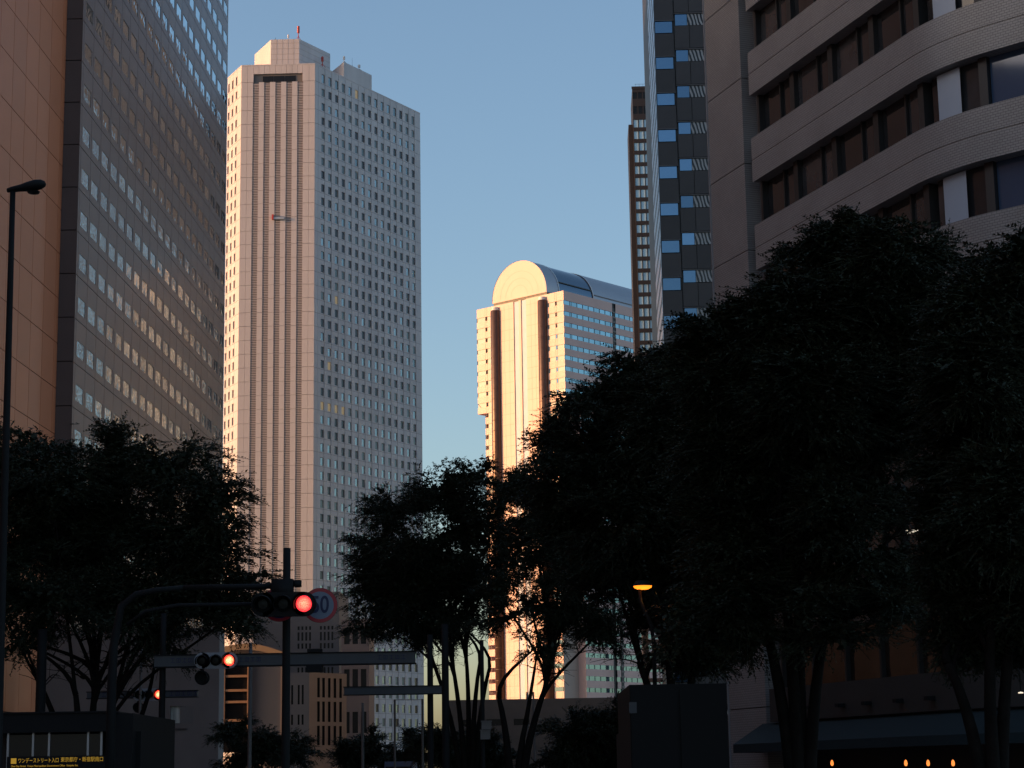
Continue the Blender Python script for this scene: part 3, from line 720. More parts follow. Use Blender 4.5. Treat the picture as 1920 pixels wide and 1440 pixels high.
# ------------------------------------------------------------------ tiled office building on the right
def tiled():
    RC = at(1408, 260.4, 90.0); O = np.array([RC[0], 90.0]); base = (RC[0], 90.0, 0)
    root = empty('tiled_office_building', base)
    tag(root, 'grey tiled office building with curving window bands filling the right side', 'building')
    def path(s):
        a0, a1, s1, s2 = 160.2, 133.5, 14.0, 18.4
        def adv(p, az, l): a = math.radians(az); return p + np.array([math.sin(a), math.cos(a)]) * l
        if s <= s1: p, az = adv(O, a0, s), a0
        else:
            p = adv(O, a0, s1); n = 16; l = min(s, s2) - s1; az = a0
            for i in range(n):
                az = a0 + (a1 - a0) * ((i + .5) / n * l) / (s2 - s1); p = adv(p, az, l / n)
            az = a0 + (a1 - a0) * l / (s2 - s1)
            if s > s2: p, az = adv(p, a1, s - s2), a1
        a = math.radians(az); u = np.array([math.sin(a), math.cos(a)]); return p, u, np.array([-u[1], u[0]]), az
    def T(s, d, z): p, u, n, az = path(s); q = p + n * d; return (q[0] - base[0], q[1] - base[1], z)
    def samples(s0, s1):
        r = [s0]; 
        for x in [14 + .4 * i for i in range(12)]:
            if s0 < x < s1: r.append(x)
        return r + [s1]
    def sweep(mb, s0, s1, prof, m_=0):
        ss = samples(s0, s1)
        for a, b in zip(ss[:-1], ss[1:]):
            for (d0, z0), (d1, z1) in zip(prof[:-1], prof[1:]): mb.poly([T(a, d0, z0), T(b, d0, z0), T(b, d1, z1), T(a, d1, z1)], m_)
    def uvs(o):
        me = o.data; uv = me.uv_layers.new(name='UVMap'); 
        # running length along the wall by nearest path sample
        tab = [(s,) + tuple(path(s)[0] - np.array(base[:2])) for s in np.arange(-6, 40, .1)]; tb = np.array(tab)
        co = np.array([v.co[:] for v in me.vertices]); d = (co[:, None, 0] - tb[None, :, 1]) ** 2 + (co[:, None, 1] - tb[None, :, 2]) ** 2
        sv = tb[d.argmin(1), 0]
        for lp in me.loops: uv.data[lp.index].uv = (sv[lp.vertex_index], me.vertices[lp.vertex_index].co.z)
    SE = 36.0; fl = 4.25; tops = [31.1 + fl * j for j in range(-5, 8)]
    H = tops[-1]
    # body behind
    b_ = MB(); b_.poly([T(-4.6, .5, 0), T(-4.6, 30, 0), T(-4.6, 30, H), T(-4.6, .5, H)]); b_.poly([T(-4.6, 0.3, H), T(13, .3, H), T(13, 30, H), T(-4.6, 30, H)])
    sweep(b_, 0.0, SE, [(1.6, 0), (1.6, H)]); b_.build('inner_wall', M['soffit'], root)
    # corner pier with its joints and bright metal edge
    p = MB(); 
    js = [0] + [34.38 + fl * j + .01 for j in range(-7, 8)] + [H + 1]
    for a, b in zip(js[:-1], js[1:]):
        pm = MB(); pm.box(-4.55, -.78, 0, .8, a + .02, b - .02, 0, T); o = pm.build('pier_course', M['tile'], root); uvs(o)
    p = MB(); p.box(-4.62, -4.56, -.05, .6, 0, H + 1, 0, T); p.build('metal_edge', M['steel_edge'], root)
    p = MB(); p.box(-4.5, -.8, .06, .7, 0, H, 0, T); p.box(-.78, 0.5, .75, 1.5, 0, H, 1, T); p.build('slot_wall', [M['soffit'], M['slot_metal']], root)
    rr = random.Random(9); paneC = {}
    for t in tops:
        bnd = MB(); zb = t - 2.13
        sweep(bnd, 0, SE, [(1.2, zb), (0, zb), (0, zb + 1.02), (.03, zb + 1.03), (.03, zb + 1.06), (0, zb + 1.07), (0, t), (.7, t)])
        bnd.poly([T(0, 0, zb), T(0, 1.2, zb), T(0, 1.2, t), T(0, 0, t)][::-1]); o = bnd.build('spandrel', M['tile'] if t > 16 else M['shaded_tile'], root); uvs(o)
        zz0, zz1 = t, t + fl - 2.13
        if t == tops[-1]: continue
        s = .25; i = 0; wd = [1.75, 1.35]
        edges = [(.3, 2.06), (2.2, 3.28)]
        for k in range(9): edges += [(3.72 + 3.6 * k, 5.68 + 3.6 * k), (5.82 + 3.6 * k, 6.9 + 3.6 * k)]
        cols = MB(); cols.box(0.1, .28, .35, .8, zz0, zz1, 0, T); cols.build('mullion', M['dark_frame'], root)
        for k in range(10):
            for (a, b, d) in ((3.3 + 3.6 * k, 3.70 + 3.6 * k, .4), (2.08 + 3.6 * k, 2.18 + 3.6 * k, .5)):
                if 14.8 < a < 16.8: continue
                cols = MB(); cols.box(a, b, d, .9, zz0, zz1, 0, T); cols.build('mullion', M['dark_frame'], root)
        for (a, b) in edges:
            if 14.8 < (a + b) / 2 < 16.9: continue
            q = MB(); n = 3 if a > 12 else 1
            for i in range(n):
                x0 = a + (b - a) * i / n; x1 = a + (b - a) * (i + 1) / n
                q.poly([T(x0, .62, zz0), T(x1, .62, zz0), T(x1, .62, zz1), T(x0, .62, zz1)])
            bl = t < 27.5 and a > 17 and rr.random() < .8
            q.build('window_pane', M['blue_pane'] if bl else M['office_glass'], root)
        q = MB()
        sweep(q, 15.45, 16.75, [(.42, zz0), (.42, zz1 - .06)]); q.build('sky_toned_panel', M['sky_toned_panel'], root)  # window pane, sky reflection painted into its pale colour
        q = MB(); sweep(q, 14.85, 15.3, [(.62, zz0), (.62, zz1)]); q.build('window_pane', M['office_glass'], root)
    # low storeys: shop window band, fascia with spotlights, awning
    bnd = MB(); sweep(bnd, 0, SE, [(.5, 5.40), (-.2, 5.40), (-.2, 3.95), (.5, 3.95)][::-1]); bnd.poly([T(0, -.2, 3.95), T(0, .5, 3.95), T(0, .5, 5.4), T(0, -.2, 5.4)][::-1])
    bnd.build('fascia', M['fascia'], root)
    for k in range(12):
        a = .4 + 2.9 * k; q = MB(); n = 3 if a > 11 else 1
        for i in range(n):
            x0 = a + 2.7 * i / n; x1 = a + 2.7 * (i + 1) / n; q.poly([T(x0, .5, 5.41), T(x1, .5, 5.41), T(x1, .5, 7.7), T(x0, .5, 7.7)])
        q.build('shop_window', M['shop_glass'], root)
        q = MB(); q.box(a - .16, a - .02, .3, .7, 5.41, 7.7, 0, T); q.build('shop_mullion', M['dark_frame'], root)
    for px in (1534, 1590, 1640, 1700, 1760):
        s, z = Face(O, 160.2).hit(px, 1322); q = MB(); q.box(s - .14, s + .14, -.55, -.22, 4.35, 4.5, 0, T); q.tube([T(s, -.2, 4.5), T(s, -.45, 4.48)], .02, 5)
        q.build('spotlight', M['housing_dark'], root)
    q = MB(); ss = samples(-1.2, 26)
    for a, b in zip(ss[:-1], ss[1:]):
        q.poly([T(a, 0, 3.9), T(b, 0, 3.9), T(b, -1.5, 3.0), T(a, -1.5, 3.0)]); q.poly([T(a, -1.5, 3.0), T(b, -1.5, 3.0), T(b, -1.5, 2.62), T(a, -1.5, 2.62)])
        q.poly([T(a, .05, 3.8), T(b, .05, 3.8), T(b, -1.45, 2.95), T(a, -1.45, 2.95)])
    q.poly([T(-1.2, 0, 3.9), T(-1.2, -1.5, 3.0), T(-1.2, -1.5, 2.62), T(-1.2, 0, 2.62)])
    o = q.build('awning', M['teal_canvas'], root)
    labs = ['small glowing pendant lamp under the awning, leftmost of the five', 'small glowing pendant lamp under the awning, second from the left',
            'small glowing pendant lamp under the awning, middle one of the five', 'small glowing pendant lamp under the awning, second from the right',
            'small glowing pendant lamp under the awning, rightmost of the five']
    F_ = Face(O, 160.2)
    for px, lb in zip((1538, 1572, 1711, 1753, 1800), labs):
        s, z = F_.hit(px, 1430); q = MB(); q.lathe([(0, -.13), (.05, -.11), (.07, -.03), (.05, .07), (.02, .11), (0, .12)], (0, 0, 0), 12)
        r_ = empty('pendant_lamp', (F_.pt(s, z, -.3))); tag(r_, lb, 'lamp', 'pendant lamps under the teal awning')
        q.build('bulb', M['bulb'], r_); q = MB(); q.tube([(0, 0, .2), (0, 0, 2.9 - z + .6)], .012, 5); q.build('cord', M['housing_dark'], r_)
    for px, lb in ((1888, 'small pale downlight left of its twin at the right picture edge'), (1914, 'small pale downlight at the very right picture edge')):
        P = at(px, 1300, 62); q = MB(); q.lathe([(0, 0), (.08, 0), (.08, .03), (0, .05)], (0, 0, 0), 12); o = q.build('downlight', M['tube_light']); o.location = P
        q2 = MB(); q2.tube([(0, 0, .06), (0, 0, 1.2)], .02, 5); q2.build('stem', M['housing_dark'], o); tag(o, lb, 'lamp', 'downlights at the right edge')
tiled()

# ------------------------------------------------------------------ low buildings between the towers
def grid_building(name, label, px0, px1, pytop, Y, wallm, glassm, cols, rows, depth=12, az=91.9, z0=0, side=False):
    a = at(px0, pytop, Y); F_ = Face((a[0], Y), az); s1 = F_.hit(px1, pytop)[0]; H = a[2]; base = (a[0], Y, 0); root = empty(name, base)
    tag(root, label, 'building'); T = TF(F_, base)
    xs = [0]; 
    for c in cols: xs += [c[0] * s1, c[1] * s1]
    xs += [s1]; zs = [0]
    for r_ in rows: zs += [F_.hit(px0, r_[1])[1], F_.hit(px0, r_[0])[1]]
    zs += [H]; zs = [max(z, 0) for z in zs]
    mb = MB(); relief(mb, xs, zs, lambda i, j: None if (i % 2 == 1 and j % 2 == 1) else (0.0, 0), T)
    mb.poly([T(s1, 0, 0), T(s1, depth, 0), T(s1, depth, H), T(s1, 0, H)]); mb.poly([T(0, depth, 0), T(0, 0, 0), T(0, 0, H), T(0, depth, H)])
    mb.poly([T(0, 0, H), T(s1, 0, H), T(s1, depth, H), T(0, depth, H)]); mb.build('wall', wallm, root)
    for i in range(len(cols)):
        for j in range(len(rows)):
            q = MB(); q.poly([T(xs[2 * i + 1], .26, zs[2 * j + 1]), T(xs[2 * i + 2], .26, zs[2 * j + 1]), T(xs[2 * i + 2], .26, zs[2 * j + 2]), T(xs[2 * i + 1], .26, zs[2 * j + 2])])
            q.build('window', glassm, root)
    return root, F_, T, s1, H
an, Fa, Ta, sa, Ha = grid_building('annex', 'plain grey annex wall with one small curtained window behind the left tree', 85, 412, 1182, 140.0, M['grey_wall'], M['curtain'],
              [((322 - 85) / 327, (350 - 85) / 327)], [(1328, 1360)], depth=2.0)
q = MB()
for k in range(5): q.box((318 - 85) / 327 * sa, (354 - 85) / 327 * sa, -.12, -.02, 5.3 + 0 * k, 5.4, 0, Ta)
q.build('sill', M['slot_metal'], an)
q = MB(); s0 = 12.2 * 80 / 327; q.box(9.6, 10.5, -.03, .02, 5.7, 6.9, 0, Ta); q.build('vent', M['slot_metal'], an)
grp4 = []
for g0 in (0.565, 0.845):
    for k in range(4): grp4.append((g0 + k * .048, g0 + k * .048 + .024))
grid_building('slit_window_building', 'grey block with groups of four narrow slit windows in front of the pale skyscraper', 476, 636, 1112, 500.0, M['slit_wall'], M['black_glass'],
              [(a * .93 - .01, b * .93 - .01) for a, b in grp4], [(1405, 1420), (1380, 1398), (1345, 1362), (1316, 1334), (1285, 1305), (1253, 1278), (1208, 1218), (1187, 1203), (1176, 1183)], depth=20)
def lowfront():
    F_ = Face(at(500, 1262, 400)[:2], 91.9); a = at(500, 1262, 400.); base = (a[0], 400., 0); root = empty('slit_window_annex', base); T = TF(F_, base); H = a[2]
    tag(root, 'lower slit-windowed block with a rosy angled side wall beside the dark pole', 'building'); s1 = F_.hit(580, 1262)[0]
    cols = [.4, 1.3, 2.1, 3.3, 4.1, 4.9, 6.2, 7.0]; xs = [0]
    for c in cols: xs += [c, c + .42]
    xs += [s1]; zs = [0, 5.2, 6.8, 8.5, 10.4, 12.6, 14.6, 16.6, 20.4, H]
    mb = MB(); relief(mb, xs, zs, lambda i, j: (.3, 1) if i % 2 and j % 2 else (0., 0), T); mb.poly([T(0, 0, H), T(s1, 0, H), T(s1, 12, H), T(0, 12, H)]); mb.build('front_wall', [M['slit_wall'], M['black_glass']], root)
    G = Face(F_.pt(s1), 40.0); T2 = TF(G, base); w = 10.5; xs = [0, 2.2, 2.9, 3.6, 4.3, 5.2, 5.9, 6.8, 7.5, 8.4, 9.1, w]; zs = [0, 8.6, 12.4, 13.2, 17.2, 18.0, H - 1.0, H]
    mb = MB(); relief(mb, xs, zs, lambda i, j: (.3, 1) if i % 2 and (j % 2) else (0., 0), T2); mb.poly([T2(0, 0, H), T2(w, 0, H), T2(w, 10, H), T2(0, 10, H)]); mb.build('angled_wall', [M['pink_wall'], M['black_glass']], root)
lowfront()
grid_building('arcade_building', 'pinkish block with three tall dark windows between the slit-window block and the tree', 640, 692, 1162, 480.0, M['pink_wall'], M['black_glass'],
              [(.1, .3), (.4, .6), (.7, .9)], [(1335, 1375), (1255, 1288), (1180, 1208)], depth=12)
def curved_hall():
    a = at(415, 1225, 300.); F_ = Face((a[0], 300.), 91.9); base = (a[0], 300., 0); root = empty('arched_roof_hall', base); T = TF(F_, base)
    tag(root, 'low hall with arched cream roof and orange-lit window frame behind the second signal', 'building')
    s1 = F_.hit(532, 1225)[0]; H = a[2]; mb = MB(); mb.poly([T(4.3, .5, 0), T(s1, .5, 0), T(s1, .5, H), T(4.3, .5, H)]); mb.build('wall', M['slit_wall'], root)
    q = MB(); n = 12
    f = lambda i: (s1 * i / n - 2 * (1 - i / n) * 0 , H + 1.4 * math.sin(math.pi * min(1, (i / n) * .8 + .2)))
    for i in range(n):
        (x0, z0), (x1, z1) = f(i), f(i + 1)
        q.poly([T(x0, 0, z0 - .9), T(x1, 0, z1 - .9), T(x1, 0, z1), T(x0, 0, z0)]); q.poly([T(x0, 0, z0), T(x1, 0, z1), T(x1, 15, z1), T(x0, 15, z0)])
        q.poly([T(x0, 0, z0 - .9), T(x1, 0, z1 - .9), T(x1, 15, z1 - .9), T(x0, 15, z0 - .9)][::-1])
    q.build('roof', M['roof_cream'], root)
    # window frame, real posts and rails that catch the low sun
    fr = MB()
    for x in (.3, 4.0): fr.box(x, x + .35, -.4, .1, 8.0, H - .5, 0, T)
    for z in (H - 1.4, 17.0, 14.9, 13.2, 10.5): fr.box(.3, 4.3, -.3, .1, z, z + .35, 0, T)
    fr.build('window_frame', M['frame_tan'], root)
    q = MB(); q.poly([T(.3, .15, 6), T(4.3, .15, 6), T(4.3, .15, H - .5), T(.3, .15, H - .5)]); q.build('window', M['black_glass'], root)
curved_hall()
grid_building('roadside_block', 'long low dark block across the foot of the glowing tower', 838, 1205, 1313, 500.0, M['dark_panel'], M['black_glass'],
              [(.06, .14), (.2, .28), (.34, .42), (.5, .58), (.64, .72), (.8, .88)], [(1350, 1362)], depth=10)

# ------------------------------------------------------------------ trees
def leaves(lobes, sprays, kleaf=9, size=.12, core=1.0, droop=.12, axis=None, seed=1):
    rng = np.random.default_rng(seed); V = []; vol = np.array([l[1][0] * l[1][1] * l[1][2] * l[2] for l in lobes]); vol = vol / vol.sum()
    out = []
    for (c, r, dn), f in zip(lobes, vol):
        n = int(sprays * f); c = np.array(c); r = np.array(r)
        # clumpy: pick cluster centres then scatter round them
        nc = max(8, n // 34); d = rng.normal(size=(nc, 3)); d /= np.linalg.norm(d, axis=1)[:, None]; rad = rng.uniform(.12, 1.32, nc) ** .5
        cc = c + d * rad[:, None] * r; k = rng.integers(0, nc, n)
        p = cc[k] + rng.normal(size=(n, 3)) * np.array([.36, .36, .17]) * np.clip(r.mean() / 1.8, .45, 1.25)
        dirv = (cc[k] - c) / r; dirv[:, 2] *= .45; dirv = dirv + (p - cc[k]) * .5; dirv[:, 2] -= droop; dirv += rng.normal(size=(n, 3)) * np.array([.42, .42, .25])
        dirv /= np.linalg.norm(dirv, axis=1)[:, None]
        L = rng.uniform(.25, .62, n); up = np.array([0, 0, 1.0]) + rng.normal(size=(n, 3)) * .3
        side = np.cross(dirv, up); side /= np.linalg.norm(side, axis=1)[:, None]
        e = p + dirv * L[:, None]; e[:, 2] -= .10; wv = np.cross(dirv, [0, 1.0, 0]); wv /= np.linalg.norm(wv, axis=1)[:, None] + 1e-6
        out.append(np.stack([p - wv * .008, e - wv * .004, e + wv * .004, p + wv * .008], 1))
        for q in range(kleaf):
            t = (q + .5) / kleaf; b = p + dirv * (L * t)[:, None]; b[:, 2] -= .12 * t * t
            sg = 1 if q % 2 else -1; ld = side * sg * .8 + dirv * .65 + rng.normal(size=(n, 3)) * .22; ld /= np.linalg.norm(ld, axis=1)[:, None]
            nl = np.array([0, 0, 1.0]) + rng.normal(size=(n, 3)) * .45; wv = np.cross(ld, nl); wv /= np.linalg.norm(wv, axis=1)[:, None]
            sz = size * rng.uniform(.7, 1.25, n) * (1.1 - .5 * t); a = sz[:, None]
            out.append(np.stack([b, b + ld * a * .45 + wv * a * .27, b + ld * a, b + ld * a * .45 - wv * a * .27], 1))
        m_ = int(sprays * f * core * 1.3)
        if m_:
            d = rng.normal(size=(m_, 3)); d /= np.linalg.norm(d, axis=1)[:, None]; kk = rng.integers(0, nc, m_); pp = c + (cc[kk] - c) * rng.uniform(.15, .96, m_)[:, None] + d * rng.uniform(0, .30, m_)[:, None]
            a1 = rng.normal(size=(m_, 3)); a1 /= np.linalg.norm(a1, axis=1)[:, None]; a2 = np.cross(a1, rng.normal(size=(m_, 3))); a2 /= np.linalg.norm(a2, axis=1)[:, None]
            s_ = rng.uniform(.06, .14, m_)[:, None]; out.append(np.stack([pp - a1 * s_, pp - a2 * s_ * .55, pp + a1 * s_, pp + a2 * s_ * .55], 1))
    return np.concatenate(out, 0)
def quads_mesh(name, Q, mt, base):
    n = len(Q); me = bpy.data.meshes.new(name); me.vertices.add(n * 4); me.vertices.foreach_set('co', (Q - np.array(base)).reshape(-1).astype(np.float32))
    me.loops.add(n * 4); me.loops.foreach_set('vertex_index', np.arange(n * 4, dtype=np.int32)); me.polygons.add(n)
    me.polygons.foreach_set('loop_start', np.arange(0, n * 4, 4, dtype=np.int32)); me.materials.append(mt); me.update(calc_edges=True); return me
def curve(a, b, bow, n=7):
    a, b = Vector(a), Vector(b); r = []
    for i in range(n + 1):
        t = i / n; p = a.lerp(b, t); p += Vector(bow) * math.sin(math.pi * t); r.append(p)
    return r
def hermite(a, ta, b, tb_, n=8):
    a, b, ta, tb_ = Vector(a), Vector(b), Vector(ta), Vector(tb_); r = []
    for i in range(n + 1):
        t = i / n; r.append(a * (2 * t**3 - 3 * t * t + 1) + ta * (t**3 - 2 * t * t + t) + b * (3 * t * t - 2 * t**3) + tb_ * (t**3 - t * t))
    return r
def tree(name, label, Y, base_px, fork_z, lobes_px, sprays, trunk_r, seed, kind_cat='tree', group=None, core=1.0, stems=None, size=.12, limbmin=0, dr=.8):
    rng = random.Random(seed); bx = at(base_px, 1440, Y)[0]; base = (bx, Y, 0.1); root = empty(name, base)
    tag(root, label, kind_cat, group)
    lobes = []
    for l in lobes_px:
        cx, cy, rx, ry = l[:4]; dn = l[4] if len(l) > 4 else 1.0; dy = (l[5] if len(l) > 5 else rng.uniform(-1.2, 1.2)); Yl = Y + dy
        c = at(cx, cy, Yl); k = Yl / FPX; lobes.append((c, (rx * k * .93, max(rx, ry) * k * dr, ry * k * .93), dn))
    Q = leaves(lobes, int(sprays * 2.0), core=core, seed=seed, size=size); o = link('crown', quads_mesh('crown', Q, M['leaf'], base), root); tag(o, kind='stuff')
    tb = MB(); loc = lambda p: (p[0] - base[0], p[1] - base[1], p[2] - base[2])
    stems = stems or [(0, 0, fork_z)]
    tips = []
    for (dx, dy, h) in stems:
        top = (dx, dy, h); pts = hermite((dx * .12, dy * .12, -.1), (dx * .3, dy * .3, h * 1.1), top, (dx * 1.5 + rng.uniform(-.3, .3), dy * 1.5, h * .8), 8); r0 = trunk_r * (1 if len(stems) == 1 else .62)
        tb.tube(pts, [r0 * (1.25 - .65 * i / (len(pts) - 1)) for i in range(len(pts))], 9); tips.append((Vector(top), r0 * .6, (pts[-1] - pts[-3]).normalized()))
    for tp, r0, td in tips:
        c, r, dn = min(lobes, key=lambda l: (Vector(loc(l[0])) - tp).length + (3 if l[0][2] < tp.z else 0))
        e = Vector(loc(c)) + Vector((0, 0, r[2] * .3)); Ln = (e - tp).length; tb.tube(hermite(tp, td * Ln, e, (e - tp) * .8, 6), [r0 * (1 - .85 * i / 6) + .008 for i in range(7)], 8)
    for c, r, dn in lobes:
        tp, r0, td = min(tips, key=lambda q: (q[0] - Vector(loc(c))).length + rng.uniform(0, .6)); e = Vector(loc(c)) + Vector((rng.uniform(-.2, .2), rng.uniform(-.2, .2), r[2] * .35))
        Ln = (e - tp).length; tp = tp - td * rng.uniform(0, 1.0); pts = hermite(tp, td * Ln * .9, e, (e - tp) * .9, 8); rr0 = r0 * rng.uniform(.55, .8)
        tb.tube(pts, [rr0 * (1 - .78 * i / 8) + .012 for i in range(9)], 7)
        for i in range(9):
            t = rng.uniform(.25, 1.0); p = pts[min(8, int(t * 8))]; a = Vector((rng.gauss(0, 1), rng.gauss(0, 1), rng.gauss(0.35, .6))); a.normalize()
            q = p + Vector((a.x * r[0], a.y * r[1], a.z * r[2])) * rng.uniform(.4, .72); pp = curve(p, q, (0, 0, rng.uniform(-.1, .25)), 5); rb = max(.014, rr0 * (.42 - .25 * t))
            tb.tube(pp, [rb * (1 - .75 * k / 5) + .006 for k in range(6)], 5)
            for j in range(3):
                p2 = pp[rng.randint(2, 5)]; a = Vector((rng.gauss(0, 1), rng.gauss(0, 1), rng.gauss(.2, .5))).normalized() * rng.uniform(.3, .9); tb.tube([p2, p2 + a * .5 + Vector((0, 0, .03)), p2 + a], [.010, .008, .005], 4)
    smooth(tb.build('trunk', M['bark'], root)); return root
ZG = 'street trees along the pavement'
tree('street_tree', 'dark bushy tree at the left, several stems rising behind the underground entrance', 60.0, 165, 2.2,
     [(85, 905, 110, 80), (215, 860, 90, 75), (75, 835, 60, 40), (325, 885, 95, 70), (395, 940, 60, 75), (70, 1010, 110, 110), (220, 1000, 130, 110, .8), (360, 1040, 110, 100), (455, 1085, 55, 30), (420, 1010, 40, 35),
      (90, 1120, 110, 75, .9), (250, 1130, 120, 70, .9), (370, 1140, 110, 60), (450, 1160, 55, 32), (-40, 920, 90, 140), (40, 1205, 60, 34, .45), (300, 1205, 80, 34, .4), (-30, 1100, 80, 100), (150, 960, 110, 90)],
     9500, .22, 21, group=ZG, stems=[(-1.1, .2, 3.6), (-.35, -.3, 4.2), (.1, .3, 4.6), (.75, -.2, 4.0), (1.3, .3, 3.2)], core=1.5)
tree('street_tree', 'rounded tree in the middle with its crown over the right side of the pale skyscraper', 85.0, 880, 2.2,
     [(740, 965, 70, 45), (830, 925, 90, 45), (890, 895, 60, 32), (690, 1030, 45, 45), (775, 1030, 95, 60), (870, 1000, 90, 75, .6), (705, 1110, 62, 55), (790, 1120, 90, 75), (880, 1090, 90, 80, .75), (700, 1170, 50, 35), (790, 1180, 70, 40, .8), (945, 925, 50, 45), (935, 1040, 60, 80, .45), (735, 1075, 80, 60), (850, 1170, 60, 45, .45)],
     7600, .2, 22, group=ZG, stems=[(-1.4, .2, 6.2), (-.7, -.2, 6.6), (-.1, .3, 6.8), (.5, -.2, 6.4), (.9, .3, 6.2)], core=1.2, size=.125)
tree('street_tree', 'thin-crowned tree with forking trunk against the orange foot of the barrel-roofed tower', 78.0, 962, 2.6,
     [(985, 905, 45, 35), (1010, 960, 60, 60, .35), (1000, 1050, 60, 60, .2), (1060, 1060, 55, 60, .7), (1080, 1140, 80, 50, .4), (990, 1140, 60, 55, .2), (1130, 1185, 70, 32, .35), (1010, 1215, 50, 30, .2), (1060, 980, 60, 60), (930, 1130, 45, 60, .25)],
     4200, .26, 23, group=ZG, stems=[(-.5, 0, 4.6), (.5, .1, 3.6), (1.3, 0, 5.0)], core=1.0, size=.12)
tree('street_tree', 'broad dark tree whose left edge crosses the barrel-roofed tower', 56.0, 1275, 2.4,
     [(1215, 700, 85, 60), (1140, 760, 75, 60), (1075, 765, 42, 30), (1065, 835, 65, 45), (1015, 862, 35, 24), (1150, 870, 110, 80), (1285, 790, 110, 110), (1080, 930, 85, 60), (1180, 990, 110, 80, .7), (1290, 950, 100, 110), (1075, 1010, 60, 50, .8), (1150, 1080, 95, 55, .55), (1270, 1090, 90, 80, .9), (1225, 1160, 65, 45, .5), (1330, 1180, 80, 60, .9), (1340, 1040, 70, 120), (1255, 1170, 60, 45, .8, -11), (1300, 1225, 80, 40, .6), (1240, 1230, 40, 30, .4)],
     11500, .24, 24, group=ZG, stems=[(-1.0, .2, 4.6), (-.3, -.3, 5.2), (.5, .3, 4.8)], core=1.4)
tree('street_tree', 'tallest dark tree in front of the tiled office building, its top below the window bands', 45.0, 1500, 2.2,
     [(1345, 620, 65, 50), (1300, 660, 60, 40), (1410, 600, 65, 50), (1460, 530, 42, 40), (1560, 470, 85, 60), (1600, 430, 50, 32), (1680, 480, 90, 60), (1745, 490, 42, 50), (1480, 620, 110, 80), (1620, 590, 120, 90), (1720, 620, 90, 110), (1390, 720, 110, 90), (1520, 740, 120, 90), (1650, 760, 100, 90, .9), (1400, 860, 120, 100), (1530, 880, 90, 80, .6), (1390, 1010, 110, 100, .9), (1480, 1040, 90, 90, .5), (1640, 900, 90, 70, .4), (1600, 1040, 80, 60, .35), (1750, 760, 60, 90), (1380, 1130, 90, 60, .8), (1560, 960, 90, 70, .7), (1720, 960, 70, 60, .5), (1690, 1060, 70, 45, .6), (1500, 1130, 80, 45, .6), (1600, 1130, 90, 40, .6), (1400, 1200, 60, 35, .5), (1560, 1190, 80, 30, .35), (1690, 1140, 60, 40, .4)],
     17000, .24, 25, group=ZG, stems=[(-.75, .1, 5.4), (-.25, -.2, 6.0), (.2, .2, 6.2), (.8, -.1, 5.2)], core=1.5)
tree('street_tree', 'dark tree leaning in at the right picture edge', 38.0, 1860, 2.2,
     [(1870, 510, 65, 42), (1930, 480, 60, 50), (1850, 590, 80, 70), (1940, 640, 90, 120), (1820, 700, 70, 90), (1900, 800, 110, 110), (1800, 860, 60, 70, .4), (1900, 950, 110, 110, .8), (1840, 1050, 90, 70, .6), (1940, 1100, 80, 90, .8), (1780, 1120, 60, 50, .35), (1790, 960, 60, 60, .6), (1850, 1180, 90, 50, .6), (1770, 1040, 60, 50, .5), (1930, 1210, 60, 50, .5), (1790, 1200, 60, 35, .4), (1830, 520, 25, 20)],
     12500, .22, 26, group=ZG, stems=[(-.7, .1, 3.6), (.1, -.2, 4.2), (.6, .2, 4.4)], core=1.5)
SG = 'dark shrubs at street level'
for (lab, Y, bx, lob, sp, sd_) in [
    ('low dark hedge clump below the orange window frame', 110., 465, [(440, 1375, 45, 25), (500, 1395, 45, 35), (470, 1420, 60, 30), (550, 1405, 50, 30)], 1500, 31),
    ('dark shrub right of the slit-window annex', 105., 660, [(650, 1405, 25, 22), (690, 1400, 35, 30), (665, 1430, 40, 25)], 900, 32),
    ('rounded shrub inside the pale height-limit frame', 120., 765, [(765, 1385, 26, 22), (770, 1415, 30, 28), (745, 1430, 40, 20)], 900, 33),
    ('large dark rounded bush right of the forked trunk', 90., 1090, [(1080, 1380, 65, 45), (1150, 1370, 60, 50), (1120, 1420, 90, 35), (1040, 1425, 50, 25)], 2400, 34),
    ('dark planting between the poles at the middle', 95., 850, [(830, 1400, 50, 35), (890, 1410, 50, 35), (930, 1420, 40, 30)], 1400, 35)]:
    tree('shrub', lab, Y, bx, .5, lob, sp, .05, sd_, 'shrub', SG, core=2.5, size=.13)

